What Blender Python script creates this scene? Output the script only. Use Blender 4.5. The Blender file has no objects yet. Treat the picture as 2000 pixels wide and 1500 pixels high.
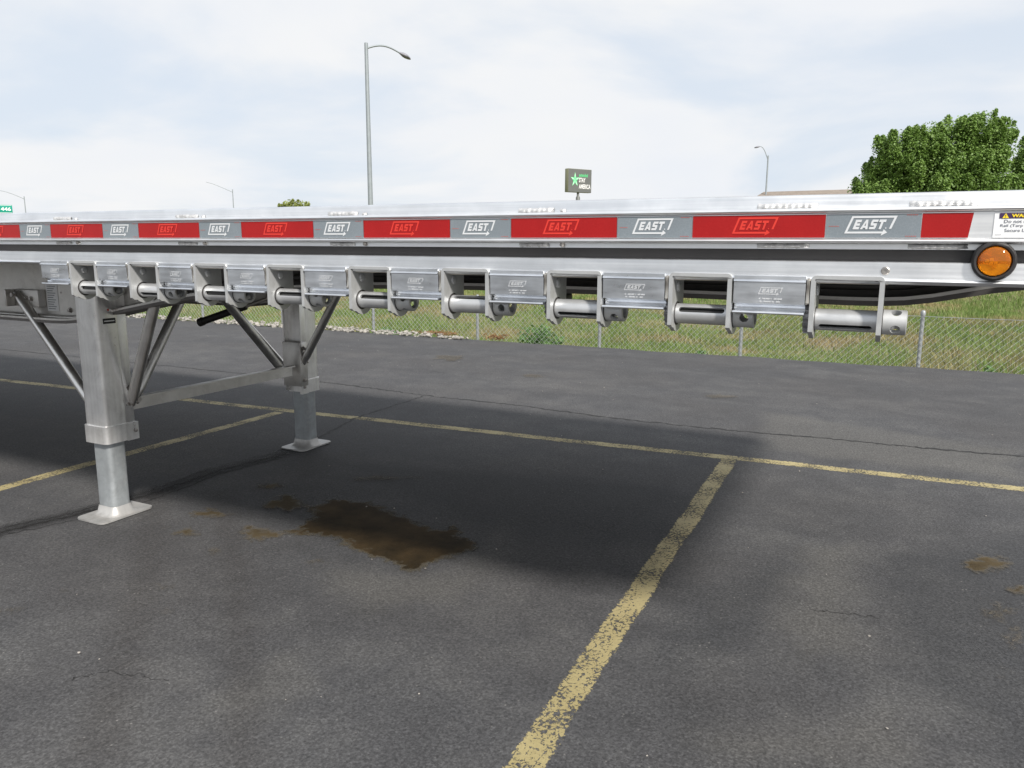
import bpy, bmesh, math, random
import numpy as np
from mathutils import Vector, Matrix

random.seed(7)
rng = np.random.default_rng(11)
scene = bpy.context.scene
COL = scene.collection
PI = math.pi

# ------------------------------------------------------------------ camera
CAM_H = 1.304
def cam_axes(yaw, pitch, roll):
    a = math.radians(180 - yaw); p = math.radians(pitch); r = math.radians(roll)
    fw = Vector((math.cos(a), math.sin(a), 0)); rt = Vector((fw.y, -fw.x, 0)); up = Vector((0, 0, 1))
    F = fw * math.cos(p) - up * math.sin(p); U = up * math.cos(p) + fw * math.sin(p)
    R = rt * math.cos(r) + U * math.sin(r); U2 = U * math.cos(r) - rt * math.sin(r)
    return F, R, U2
F, R, U = cam_axes(63.633, 10.2813, 0.248)
cd = bpy.data.cameras.new('camera'); cam = bpy.data.objects.new('camera', cd); COL.objects.link(cam)
cd.sensor_width = 36; cd.lens = 36 * 1500.107 / 2000; cd.clip_start = 0.05; cd.clip_end = 6000
m = Matrix.Identity(4)
for i in range(3):
    m[i][0] = R[i]; m[i][1] = U[i]; m[i][2] = -F[i]
m[2][3] = CAM_H
cam.matrix_world = m
scene.camera = cam

# ------------------------------------------------------------------ sky, sun, exposure
SUN = Vector((0.90, -0.75, 1.0)).normalized()      # towards the sun
world = bpy.data.worlds.new('World'); scene.world = world; world.use_nodes = True
nt = world.node_tree; N = nt.nodes; L = nt.links; N.clear()
wo = N.new('ShaderNodeOutputWorld'); bg = N.new('ShaderNodeBackground'); L.new(bg.outputs[0], wo.inputs[0])
sky = N.new('ShaderNodeTexSky'); sky.sky_type = 'NISHITA'; sky.sun_disc = False
sky.sun_elevation = math.asin(SUN.z); sky.sun_rotation = math.atan2(SUN.x, SUN.y)
sky.air_density = 1.0; sky.dust_density = 1.5; sky.ozone_density = 1.2
SKY_STRENGTH = 0.056
tc = N.new('ShaderNodeTexCoord')
sep = N.new('ShaderNodeSeparateXYZ'); L.new(tc.outputs['Generated'], sep.inputs[0])
# project the direction on a cloud layer overhead so the clouds flatten to the horizon
mx = N.new('ShaderNodeMath'); mx.operation = 'MAXIMUM'; mx.inputs[1].default_value = 0.0; L.new(sep.outputs[2], mx.inputs[0])
ad = N.new('ShaderNodeMath'); ad.operation = 'ADD'; ad.inputs[1].default_value = 0.26; L.new(mx.outputs[0], ad.inputs[0])
dv = N.new('ShaderNodeVectorMath'); dv.operation = 'DIVIDE'
cb = N.new('ShaderNodeCombineXYZ')
for i in range(3): L.new(ad.outputs[0], cb.inputs[i])
L.new(tc.outputs['Generated'], dv.inputs[0]); L.new(cb.outputs[0], dv.inputs[1])
n1 = N.new('ShaderNodeTexNoise'); n1.inputs['Scale'].default_value = 1.05; n1.inputs['Detail'].default_value = 7; n1.inputs['Roughness'].default_value = 0.52
n1.inputs['Distortion'].default_value = 0.35
L.new(dv.outputs[0], n1.inputs['Vector'])
cr = N.new('ShaderNodeMapRange'); cr.interpolation_type = 'SMOOTHSTEP'
cr.inputs[1].default_value = 0.36; cr.inputs[2].default_value = 0.56; cr.inputs[3].default_value = 0.45; cr.inputs[4].default_value = 1.0
L.new(n1.outputs[0], cr.inputs[0])
n2 = N.new('ShaderNodeTexNoise'); n2.inputs['Scale'].default_value = 1.6; n2.inputs['Detail'].default_value = 6
L.new(dv.outputs[0], n2.inputs['Vector'])
cc = N.new('ShaderNodeValToRGB')
cc.color_ramp.elements[0].position = 0.3; cc.color_ramp.elements[0].color = (8.8, 9.1, 9.6, 1)
cc.color_ramp.elements[1].position = 0.7; cc.color_ramp.elements[1].color = (9.5, 9.55, 9.6, 1)
L.new(n2.outputs[0], cc.inputs[0])
mixc = N.new('ShaderNodeMix'); mixc.data_type = 'RGBA'
thin = N.new('ShaderNodeMix'); thin.data_type = 'RGBA'; thin.inputs['Factor'].default_value = 0.78
L.new(sky.outputs[0], thin.inputs['A']); thin.inputs['B'].default_value = (6.7, 8.0, 9.7, 1)
L.new(cr.outputs[0], mixc.inputs['Factor']); L.new(thin.outputs['Result'], mixc.inputs['A']); L.new(cc.outputs[0], mixc.inputs['B'])
L.new(mixc.outputs['Result'], bg.inputs['Color']); bg.inputs['Strength'].default_value = SKY_STRENGTH

sd = bpy.data.lights.new('sun', 'SUN'); sd.energy = 3.3; sd.angle = math.radians(6.0); sd.color = (1.0, 0.95, 0.88)
so = bpy.data.objects.new('sun', sd); COL.objects.link(so)
so.rotation_euler = (-SUN).to_track_quat('-Z', 'Y').to_euler(); so.location = (20, -14, 30)

scene.view_settings.view_transform = 'Standard'; scene.view_settings.look = 'None'
scene.view_settings.gamma = 1; scene.view_settings.exposure = 0.8
scene.view_settings.use_curve_mapping = False
scene.cycles.transparent_max_bounces = 48

# ------------------------------------------------------------------ material helpers
MATS = {}
class NB:
    """small node builder"""
    def __init__(s, name):
        s.m = bpy.data.materials.new(name); s.m.use_nodes = True
        s.t = s.m.node_tree; s.n = s.t.nodes; s.l = s.t.links
        s.b = s.n['Principled BSDF']; s.o = s.n['Material Output']; MATS[name] = s.m
        s.tc = s.n.new('ShaderNodeTexCoord')
    def set(s, **k):
        for a, v in k.items(): s.b.inputs[a.replace('_', ' ')].default_value = v
    def mapping(s, scale=(1, 1, 1), src='Object', rot=(0, 0, 0), loc=(0, 0, 0)):
        mp = s.n.new('ShaderNodeMapping'); mp.inputs['Scale'].default_value = scale; mp.inputs['Rotation'].default_value = rot
        mp.inputs['Location'].default_value = loc
        s.l.new(s.tc.outputs[src], mp.inputs[0]); return mp.outputs[0]
    def noise(s, vec, scale, detail=4, rough=0.5, dist=0.0):
        n = s.n.new('ShaderNodeTexNoise'); n.inputs['Scale'].default_value = scale; n.inputs['Detail'].default_value = detail
        n.inputs['Roughness'].default_value = rough; n.inputs['Distortion'].default_value = dist
        s.l.new(vec, n.inputs['Vector']); return n.outputs[0]
    def voronoi(s, vec, scale, feature='F1', out=0):
        n = s.n.new('ShaderNodeTexVoronoi'); n.feature = feature; n.inputs['Scale'].default_value = scale
        s.l.new(vec, n.inputs['Vector']); return n.outputs[out]
    def ramp(s, fac, stops):
        r = s.n.new('ShaderNodeValToRGB'); e = r.color_ramp.elements
        while len(e) < len(stops): e.new(0.5)
        for q, (p, c) in zip(e, stops): q.position = p; q.color = (*c, 1) if len(c) == 3 else c
        s.l.new(fac, r.inputs[0]); return r.outputs[0]
    def maprange(s, v, a, b, c, d, smooth=False):
        r = s.n.new('ShaderNodeMapRange'); 
        if smooth: r.interpolation_type = 'SMOOTHSTEP'
        for i, x in enumerate((a, b, c, d)): r.inputs[i + 1].default_value = x
        s.l.new(v, r.inputs[0]); return r.outputs[0]
    def math(s, op, a, b=None):
        r = s.n.new('ShaderNodeMath'); r.operation = op
        for i, x in enumerate((a, b)):
            if x is None: continue
            if isinstance(x, (int, float)): r.inputs[i].default_value = x
            else: s.l.new(x, r.inputs[i])
        return r.outputs[0]
    def mix(s, fac, a, b, mode='MIX'):
        r = s.n.new('ShaderNodeMix'); r.data_type = 'RGBA'; r.blend_type = mode
        for k, x in (('Factor', fac), ('A', a), ('B', b)):
            if isinstance(x, (int, float)): r.inputs[k].default_value = x
            elif isinstance(x, tuple): r.inputs[k].default_value = (*x, 1)
            else: s.l.new(x, r.inputs[k])
        return r.outputs['Result']
    def bump(s, h, strength, dist=0.01):
        b = s.n.new('ShaderNodeBump'); b.inputs['Strength'].default_value = strength; b.inputs['Distance'].default_value = dist
        s.l.new(h, b.inputs['Height']); s.l.new(b.outputs[0], s.b.inputs['Normal']); return b
    def color(s, c): s.l.new(c, s.b.inputs['Base Color'])
    def rough(s, c): s.l.new(c, s.b.inputs['Roughness'])
    def attr(s, name):
        a = s.n.new('ShaderNodeAttribute'); a.attribute_name = name; return a
    def alpha(s, fac):
        tr = s.n.new('ShaderNodeBsdfTransparent'); mx = s.n.new('ShaderNodeMixShader')
        s.l.new(fac, mx.inputs[0]); s.l.new(tr.outputs[0], mx.inputs[1]); s.l.new(s.b.outputs[0], mx.inputs[2])
        s.l.new(mx.outputs[0], s.o.inputs[0])

def metal(name, col, rough, metallic=1.0, streak=(2, 120, 120), amount=0.12, bump=0.02, spots=None, dirt=0.0):
    b = NB(name); b.set(Metallic=metallic)
    v = b.mapping(streak, 'Object'); n = b.noise(v, 1.0, 5, 0.6)
    v2 = b.mapping((1, 1, 1)); n2 = b.noise(v2, 9.0, 5, 0.6)
    f = b.math('MULTIPLY', b.math('ADD', n, n2), 0.5)
    lo = tuple(c * (1 - amount) for c in col); hi = tuple(min(1, c * (1 + amount)) for c in col)
    c = b.ramp(f, [(0.35, lo), (0.65, hi)])
    if spots:
        sp = b.voronoi(v2, spots, 'F1', 1); bw = b.n.new('ShaderNodeRGBToBW'); b.l.new(sp, bw.inputs[0]); c = b.mix(0.10, c, bw.outputs[0], 'SOFT_LIGHT')
    if dirt:
        g1 = b.noise(v2, 7.0, 7, 0.7, 0.8); g2 = b.noise(b.mapping((40, 40, 3)), 1.0, 5, 0.7)
        gf = b.math('MULTIPLY', b.maprange(g1, 0.48, 0.70, 0.0, 1.0), b.maprange(g2, 0.35, 0.65, 0.25, 1.0))
        c = b.mix(b.math('MULTIPLY', gf, dirt), c, (0.16, 0.145, 0.125))
    b.color(c)
    b.rough(b.maprange(f, 0.35, 0.65, max(0.05, rough - 0.07), rough + 0.09))
    if bump: b.bump(n, bump, 0.004)
    return b.m
M_rail = metal('aluminium_rail', (0.87, 0.88, 0.895), 0.38)
M_rub = metal('aluminium_rub_rail', (0.90, 0.905, 0.91), 0.42, amount=0.06)
M_beam = metal('aluminium_beam', (0.62, 0.605, 0.58), 0.42, metallic=0.8, streak=(3, 3, 3), amount=0.16, dirt=0.35)
M_neck = metal('beam_shaded', (0.16, 0.15, 0.145), 0.6, metallic=0.2, streak=(4, 4, 4), amount=0.3)  # shade under the deck is put into this gooseneck colour
M_leg = metal('aluminium_leg', (0.84, 0.835, 0.825), 0.33, metallic=0.75, streak=(60, 60, 2.0), amount=0.12, dirt=0.28)
M_galv = metal('galvanised_steel', (0.36, 0.385, 0.40), 0.5, metallic=0.5, streak=(20, 20, 6), amount=0.12, spots=60, dirt=0.5)
M_foot = metal('foot_aluminium', (0.46, 0.455, 0.445), 0.5, metallic=0.5, streak=(20, 20, 6), amount=0.12, dirt=0.6)
M_wire = metal('fence_wire', (0.48, 0.50, 0.50), 0.55, metallic=0.4, streak=(6, 6, 6), amount=0.1)
M_galv2 = metal('galvanised_wire', (0.31, 0.325, 0.335), 0.55, metallic=0.5, streak=(6, 6, 6), amount=0.12)
M_pipe = metal('aluminium_pipe', (0.72, 0.71, 0.69), 0.34, metallic=0.95, streak=(20, 20, 20), amount=0.12, dirt=0.15)
M_cover = metal('aluminium_cover', (0.80, 0.82, 0.85), 0.33, streak=(9, 9, 60), amount=0.15)
M_winch = metal('silver_paint', (0.47, 0.48, 0.485), 0.42, metallic=0.45, streak=(40, 40, 40), amount=0.06, bump=0.05, dirt=0.25)
M_winch2 = metal('silver_drum', (0.55, 0.56, 0.57), 0.36, metallic=0.6, streak=(40, 40, 40), amount=0.06)
M_steel = metal('bright_steel', (0.62, 0.58, 0.52), 0.32, streak=(30, 30, 30), amount=0.15)
M_gear = metal('gear_steel', (0.30, 0.30, 0.31), 0.45, metallic=0.6, streak=(30, 30, 30), amount=0.15)
M_bolt = metal('bolt_steel', (0.42, 0.40, 0.38), 0.42, metallic=0.9, streak=(60, 60, 60), amount=0.2)

def plain(name, col, rough=0.6, metallic=0.0, var=0.15, scale=12, bump=0.0, **k):
    b = NB(name); b.set(Roughness=rough, Metallic=metallic, **k)
    n = b.noise(b.mapping(), scale, 5, 0.6)
    b.color(b.ramp(n, [(0.3, tuple(c * (1 - var) for c in col)), (0.7, tuple(min(1, c * (1 + var)) for c in col))]))
    if bump: b.bump(n, bump, 0.01)
    return b.m
M_black = plain('black_rubber', (0.022, 0.020, 0.020), 0.55)
M_blackp = plain('black_plastic', (0.012, 0.012, 0.012), 0.5)
M_hose = plain('hose_dark', (0.05, 0.048, 0.045), 0.45)
M_dark = plain('under_deck', (0.10, 0.095, 0.09), 0.7)
M_gap = plain('gap_paint', (0.036, 0.034, 0.034), 0.5, scale=6)
M_deck = plain('deck_boards', (0.35, 0.33, 0.30), 0.6)
M_white = plain('white_label', (0.75, 0.76, 0.77), 0.4, var=0.04)
M_ink = plain('grey_ink', (0.16, 0.17, 0.20), 0.5, var=0.05)
M_inkdk = plain('purple_ink', (0.045, 0.02, 0.075), 0.4, var=0.05)
M_yel = plain('yellow_ink', (0.80, 0.60, 0.02), 0.4, var=0.05)
M_redmark = plain('red_mark', (0.5, 0.08, 0.05), 0.5, var=0.1)
M_etch = plain('etched_mark', (0.75, 0.76, 0.77), 0.5, metallic=0.7, var=0.08)
M_signgrey = plain('sign_grey', (0.115, 0.12, 0.115), 0.45, var=0.06, scale=1)
M_signolive = plain('sign_olive', (0.20, 0.205, 0.13), 0.5, var=0.06, scale=1)
M_signwhite = plain('sign_white', (0.75, 0.75, 0.74), 0.4, var=0.03)
M_signgreen = plain('sign_green', (0.10, 0.55, 0.22), 0.4, var=0.08)
M_signgreen2 = plain('sign_light_green', (0.45, 0.85, 0.55), 0.4, var=0.05)
M_roadgreen = plain('road_sign_green', (0.0, 0.26, 0.19), 0.4, var=0.05)
M_lamp = metal('lamp_steel', (0.27, 0.30, 0.32), 0.55, metallic=0.3, streak=(3, 3, 3), amount=0.08)
M_lampd = plain('lamp_head', (0.20, 0.20, 0.23), 0.5)
M_lampglass = plain('lamp_glass', (0.6, 0.6, 0.58), 0.2, var=0.03)
M_roof = plain('roof_shingle', (0.22, 0.185, 0.155), 0.8, var=0.15, scale=2.0, bump=0.2)
M_stucco = plain('stucco', (0.42, 0.36, 0.28), 0.85, var=0.08, scale=3)
M_glass = plain('window_glass', (0.04, 0.05, 0.06), 0.08, var=0.1)
M_bark = plain('bark', (0.10, 0.075, 0.055), 0.9, var=0.35, scale=6, bump=0.6)
M_rock = plain('white_rock', (0.29, 0.275, 0.25), 0.85, var=0.3, scale=9, bump=0.4)
M_peb = plain('pebble', (0.27, 0.25, 0.23), 0.8, var=0.5, scale=3)
M_crack = plain('crack_dark', (0.010, 0.010, 0.010), 0.8, var=0.3, scale=20)
M_dry = plain('dry_twigs', (0.20, 0.105, 0.045), 0.9, var=0.35, scale=15)

def weld_mat():
    b = NB('weld'); b.set(Metallic=0.6)
    n = b.noise(b.mapping((1, 1, 1)), 260, 5, 0.65); n2 = b.noise(b.mapping(), 60, 4)
    b.color(b.ramp(n2, [(0.3, (0.42, 0.42, 0.42)), (0.6, (0.66, 0.66, 0.66))])); b.set(Roughness=0.45); b.bump(n, 0.4, 0.002); return b.m
M_weld = weld_mat()
def tape_mat(name, a, bcol, cell):
    b = NB(name); b.set(Roughness=0.35); b.b.inputs['Specular IOR Level'].default_value = 0.25; b.b.inputs['Coat Weight'].default_value = 0.08; b.b.inputs['Coat Roughness'].default_value = 0.15
    v = b.voronoi(b.mapping(), cell, 'DISTANCE_TO_EDGE', 0)
    n = b.noise(b.mapping(), 14, 4)
    c = b.mix(b.maprange(v, 0.0, 0.08, 1, 0), a, bcol)
    c = b.mix(b.maprange(n, 0.35, 0.7, 0, 0.35), c, tuple(x * 0.75 for x in a))
    b.color(c); return b.m
M_red = tape_mat('red_tape', (0.32, 0.008, 0.009), (0.36, 0.013, 0.013), 160)
M_grey = tape_mat('silver_tape', (0.19, 0.22, 0.245), (0.225, 0.255, 0.28), 160)
M_redlogo = plain('red_logo', (0.62, 0.035, 0.022), 0.4, var=0.03)
M_whitelogo = plain('white_logo', (0.60, 0.62, 0.64), 0.4, var=0.02)

def amber():
    b = NB('amber_lens'); b.set(Base_Color=(0.88, 0.29, 0.009, 1), Roughness=0.06, IOR=1.49)
    b.b.inputs['Transmission Weight'].default_value = 0.75
    b.bump(b.noise(b.mapping((1, 1, 1)), 40, 2), 0.05, 0.003); return b.m
M_amber = amber()
M_amberin = plain('amber_reflector', (0.85, 0.40, 0.02), 0.22, metallic=0.7, var=0.5, scale=200)

def asphalt():
    b = NB('asphalt')
    v = b.mapping((1, 1, 1)); 
    big = b.noise(v, 0.55, 5, 0.6); mid = b.noise(v, 3.5, 6, 0.65, 0.4); fine = b.noise(v, 95, 4, 0.8)
    streak = b.noise(b.mapping((0.35, 2.2, 1), rot=(0, 0, 0.35)), 1.4, 5, 0.6)
    f = b.math('ADD', b.math('MULTIPLY', big, 0.5), b.math('ADD', b.math('MULTIPLY', mid, 0.42), b.math('MULTIPLY', streak, 0.23)))
    c = b.ramp(f, [(0.42, (0.045, 0.0455, 0.048)), (0.56, (0.062, 0.0625, 0.066)), (0.72, (0.092, 0.092, 0.093))])
    # warm and cool drift
    tint = b.noise(v, 0.9, 3); c = b.mix(b.maprange(tint, 0.4, 0.65, 0.0, 0.25), c, (0.066, 0.061, 0.058))
    wob = b.math('MULTIPLY', b.math('SUBTRACT', b.noise(v, 4.0, 5, 0.6), 0.5), 0.9)
    da = b.maprange(b.math('ADD', b.attr('darker').outputs['Fac'], wob), 0.3, 1.0, 0.0, 0.55, True); c = b.mix(da, c, (0.034, 0.036, 0.040))
    du = b.maprange(b.math('ADD', b.attr('dust').outputs['Fac'], wob), 0.3, 1.0, 0.0, 0.50, True); c = b.mix(du, c, (0.105, 0.102, 0.096))
    tn = b.noise(b.mapping((9, 1.2, 1), rot=(0, 0, 0.25)), 3.0, 5, 0.7)
    trk = b.math('MULTIPLY', b.attr('track').outputs['Fac'], b.maprange(tn, 0.30, 0.60, 0.08, 0.50)); c = b.mix(trk, c, (0.042, 0.039, 0.038))
    g = b.ramp(fine, [(0.36, (0.24, 0.24, 0.24)), (0.50, (0.5, 0.5, 0.5)), (0.64, (0.80, 0.80, 0.79))])
    c = b.mix(0.6, c, g, 'OVERLAY')
    st = b.voronoi(v, 150, 'F1', 1); sbw = b.n.new('ShaderNodeRGBToBW'); b.l.new(st, sbw.inputs[0]); c = b.mix(0.45, c, b.ramp(sbw.outputs[0], [(0.2, (0.28,) * 3), (0.5, (0.5,) * 3), (0.85, (0.78,) * 3)]), 'OVERLAY')
    vs = b.voronoi(v, 85, 'F1', 0); vcol = b.voronoi(v, 85, 'F1', 1)
    sepc = b.n.new('ShaderNodeSeparateColor'); b.l.new(vcol, sepc.inputs[0])
    pick = b.math('GREATER_THAN', sepc.outputs[0], 0.965); dot = b.maprange(vs, 0.18, 0.34, 1, 0)
    worn = b.maprange(mid, 0.42, 0.62, 0.15, 1)
    c = b.mix(b.math('MULTIPLY', b.math('MULTIPLY', pick, dot), b.math('MULTIPLY', worn, 0.55)), c, (0.26, 0.25, 0.24))
    b.color(c); b.rough(b.maprange(f, 0.4, 0.75, 0.72, 0.9)); b.b.inputs['Specular IOR Level'].default_value = 0.22
    coarse = b.voronoi(v, 120, 'F1', 0)
    h = b.math('ADD', b.math('MULTIPLY', fine, 0.8), b.math('MULTIPLY', coarse, -0.5))
    b.bump(h, 0.45, 0.004); return b.m
M_asph = asphalt()

def yellow_paint():
    b = NB('yellow_paint'); b.set(Roughness=0.65)
    v = b.mapping((1, 1, 1)); n = b.noise(v, 80, 5, 0.7, 0.6); big = b.noise(v, 5, 4, 0.6); fine = b.noise(v, 160, 3)
    c = b.ramp(big, [(0.3, (0.30, 0.25, 0.115)), (0.7, (0.40, 0.34, 0.175))])
    c = b.mix(b.maprange(fine, 0.4, 0.7, 0, 0.4), c, (0.22, 0.18, 0.085)); b.color(c)
    e = b.attr('edge').outputs['Fac']
    t = b.math('ADD', n, b.math('MULTIPLY', b.math('SUBTRACT', big, 0.5), 0.55))
    ck = b.voronoi(b.mapping((1, 0.6, 1)), 26, 'DISTANCE_TO_EDGE', 0); t = b.math('SUBTRACT', t, b.maprange(ck, 0.0, 0.05, 0.10, 0.0))
    t = b.math('ADD', t, b.maprange(e, 0, 0.012, -0.2, 0.0))
    b.alpha(b.maprange(t, 0.415, 0.455, 0.0, 0.95)); b.bump(n, 0.3, 0.003); return b.m
M_paint = yellow_paint()

def stain(name, c0, c1, rough, strength=1.0, halo=None, soft=0.02, nscale=14, namp=0.09, speck=0.0):
    b = NB(name)
    v = b.mapping((1, 1, 1)); n = b.noise(v, nscale, 6, 0.65); n2 = b.noise(v, 5, 5, 0.6); fine = b.noise(v, 120, 3, 0.7)
    sdv = b.attr('sd').outputs['Fac']
    t = b.math('ADD', sdv, b.math('MULTIPLY', b.math('SUBTRACT', n, 0.5), namp * 2))
    fac = b.maprange(t, 0.0, soft, 0.0, strength, True)
    if speck: fac = b.math('MULTIPLY', fac, b.maprange(fine, 0.5 - speck, 0.5 + speck, 0.0, 1.0))
    c = b.ramp(n2, [(0.35, c0), (0.65, c1)])
    g = b.ramp(fine, [(0.3, (0.36,) * 3), (0.7, (0.66,) * 3)]); c = b.mix(0.6, c, g, 'OVERLAY')
    if halo:
        hf = b.maprange(t, 0.0, 0.035, 1.0, 0.0, True); c = b.mix(hf, c, halo)
        fac = b.maprange(t, -0.02, 0.02, 0.0, strength, True)
    b.color(c); b.set(Roughness=rough); b.b.inputs['Specular IOR Level'].default_value = 0.1; b.bump(fine, 0.25, 0.003)
    b.alpha(fac); return b.m
M_puddle = stain('wet_brown_stain', (0.020, 0.014, 0.006), (0.062, 0.041, 0.018), 0.75, 0.93, halo=(0.095, 0.086, 0.068), namp=0.11)
M_brown = stain('dry_brown_stain', (0.050, 0.037, 0.019), (0.098, 0.075, 0.042), 0.8, 0.85, halo=(0.11, 0.100, 0.084), nscale=22, namp=0.08, speck=0.28)
M_tan = stain('pale_dirt_stain', (0.10, 0.088, 0.066), (0.15, 0.13, 0.10), 0.85, 0.7, soft=0.05, nscale=30, namp=0.06, speck=0.12)
M_tar = stain('tar_stain', (0.022, 0.022, 0.022), (0.036, 0.035, 0.035), 0.7, 0.42, soft=0.06, nscale=20, namp=0.07)

def terrain_mat():
    b = NB('field'); b.set(Roughness=0.95)
    v = b.mapping((1, 1, 1)); n = b.noise(v, 0.45, 6, 0.6); f = b.noise(v, 9, 5, 0.7)
    c = b.ramp(n, [(0.35, (0.10, 0.13, 0.035)), (0.5, (0.16, 0.17, 0.06)), (0.65, (0.24, 0.195, 0.11))])
    c = b.mix(b.maprange(f, 0.35, 0.65, 0, 0.5), c, (0.09, 0.075, 0.035)); b.color(c); b.bump(f, 0.8, 0.05); return b.m
M_field = terrain_mat()
def grass_mat():
    b = NB('grass_blades'); b.set(Roughness=0.7)
    at = b.attr('rnd'); v = b.mapping((1, 1, 0)); n = b.noise(v, 0.62, 5, 0.65); n3 = b.noise(b.mapping((1, 1, 0), loc=(31, 7, 0)), 0.9, 4, 0.6)
    green = b.ramp(at.outputs['Fac'], [(0.0, (0.090, 0.160, 0.030)), (0.5, (0.145, 0.225, 0.050)), (1.0, (0.215, 0.275, 0.085))])
    dry = b.ramp(at.outputs['Fac'], [(0.0, (0.20, 0.145, 0.07)), (0.5, (0.31, 0.245, 0.12)), (1.0, (0.40, 0.34, 0.19))])
    dist = b.n.new('ShaderNodeSeparateXYZ'); b.l.new(b.tc.outputs['Object'], dist.inputs[0])
    d = b.maprange(dist.outputs[1], 9.4, 13.5, -0.10, 0.06)
    fac = b.maprange(b.math('ADD', b.math('ADD', n, d), b.math('MULTIPLY', b.math('SUBTRACT', n3, 0.5), 0.5)), 0.53, 0.67, 0.0, 0.9)
    b.color(b.mix(fac, green, dry))
    b.b.inputs['Subsurface Weight'].default_value = 0.0
    tl = b.n.new('ShaderNodeBsdfTranslucent'); b.l.new(b.mix(fac, green, dry), tl.inputs[0]); ms = b.n.new('ShaderNodeMixShader'); ms.inputs[0].default_value = 0.3
    b.l.new(b.b.outputs[0], ms.inputs[1]); b.l.new(tl.outputs[0], ms.inputs[2]); b.l.new(ms.outputs[0], b.o.inputs[0]); return b.m
M_grass = grass_mat()
def leaf_mat(name, lo, mid, hi):
    b = NB(name); b.set(Roughness=0.55); at = b.attr('rnd')
    c = b.ramp(at.outputs['Fac'], [(0.0, lo), (0.5, mid), (1.0, hi)]); b.color(c)
    tl = b.n.new('ShaderNodeBsdfTranslucent'); b.l.new(c, tl.inputs[0]); ms = b.n.new('ShaderNodeMixShader'); ms.inputs[0].default_value = 0.35
    b.l.new(b.b.outputs[0], ms.inputs[1]); b.l.new(tl.outputs[0], ms.inputs[2]); b.l.new(ms.outputs[0], b.o.inputs[0]); return b.m
M_leaf = leaf_mat('leaves_green', (0.095, 0.175, 0.030), (0.16, 0.27, 0.052), (0.235, 0.355, 0.088))
M_leaf2 = leaf_mat('leaves_yellow_green', (0.15, 0.18, 0.04), (0.23, 0.27, 0.065), (0.30, 0.35, 0.10))
M_weed = leaf_mat('leaves_weed', (0.055, 0.12, 0.03), (0.09, 0.18, 0.045), (0.14, 0.25, 0.07))

# ------------------------------------------------------------------ object helpers
def add(name, mesh, mat=None, parent=None):
    o = bpy.data.objects.new(name, mesh); COL.objects.link(o)
    if mat is not None and len(mesh.materials) == 0: mesh.materials.append(mat)
    if parent is not None: o.parent = parent
    return o
def tag(o, label, cat, group=None):
    o['label'] = label; o['category'] = cat
    if group: o['group'] = group
    return o
def struct(o): o['kind'] = 'structure'; return o
def stuff(o): o['kind'] = 'stuff'; return o
def empty(name, loc=(0, 0, 0)):
    o = bpy.data.objects.new(name, None); COL.objects.link(o); o.location = loc; o.empty_display_size = 0.1; return o

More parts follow.
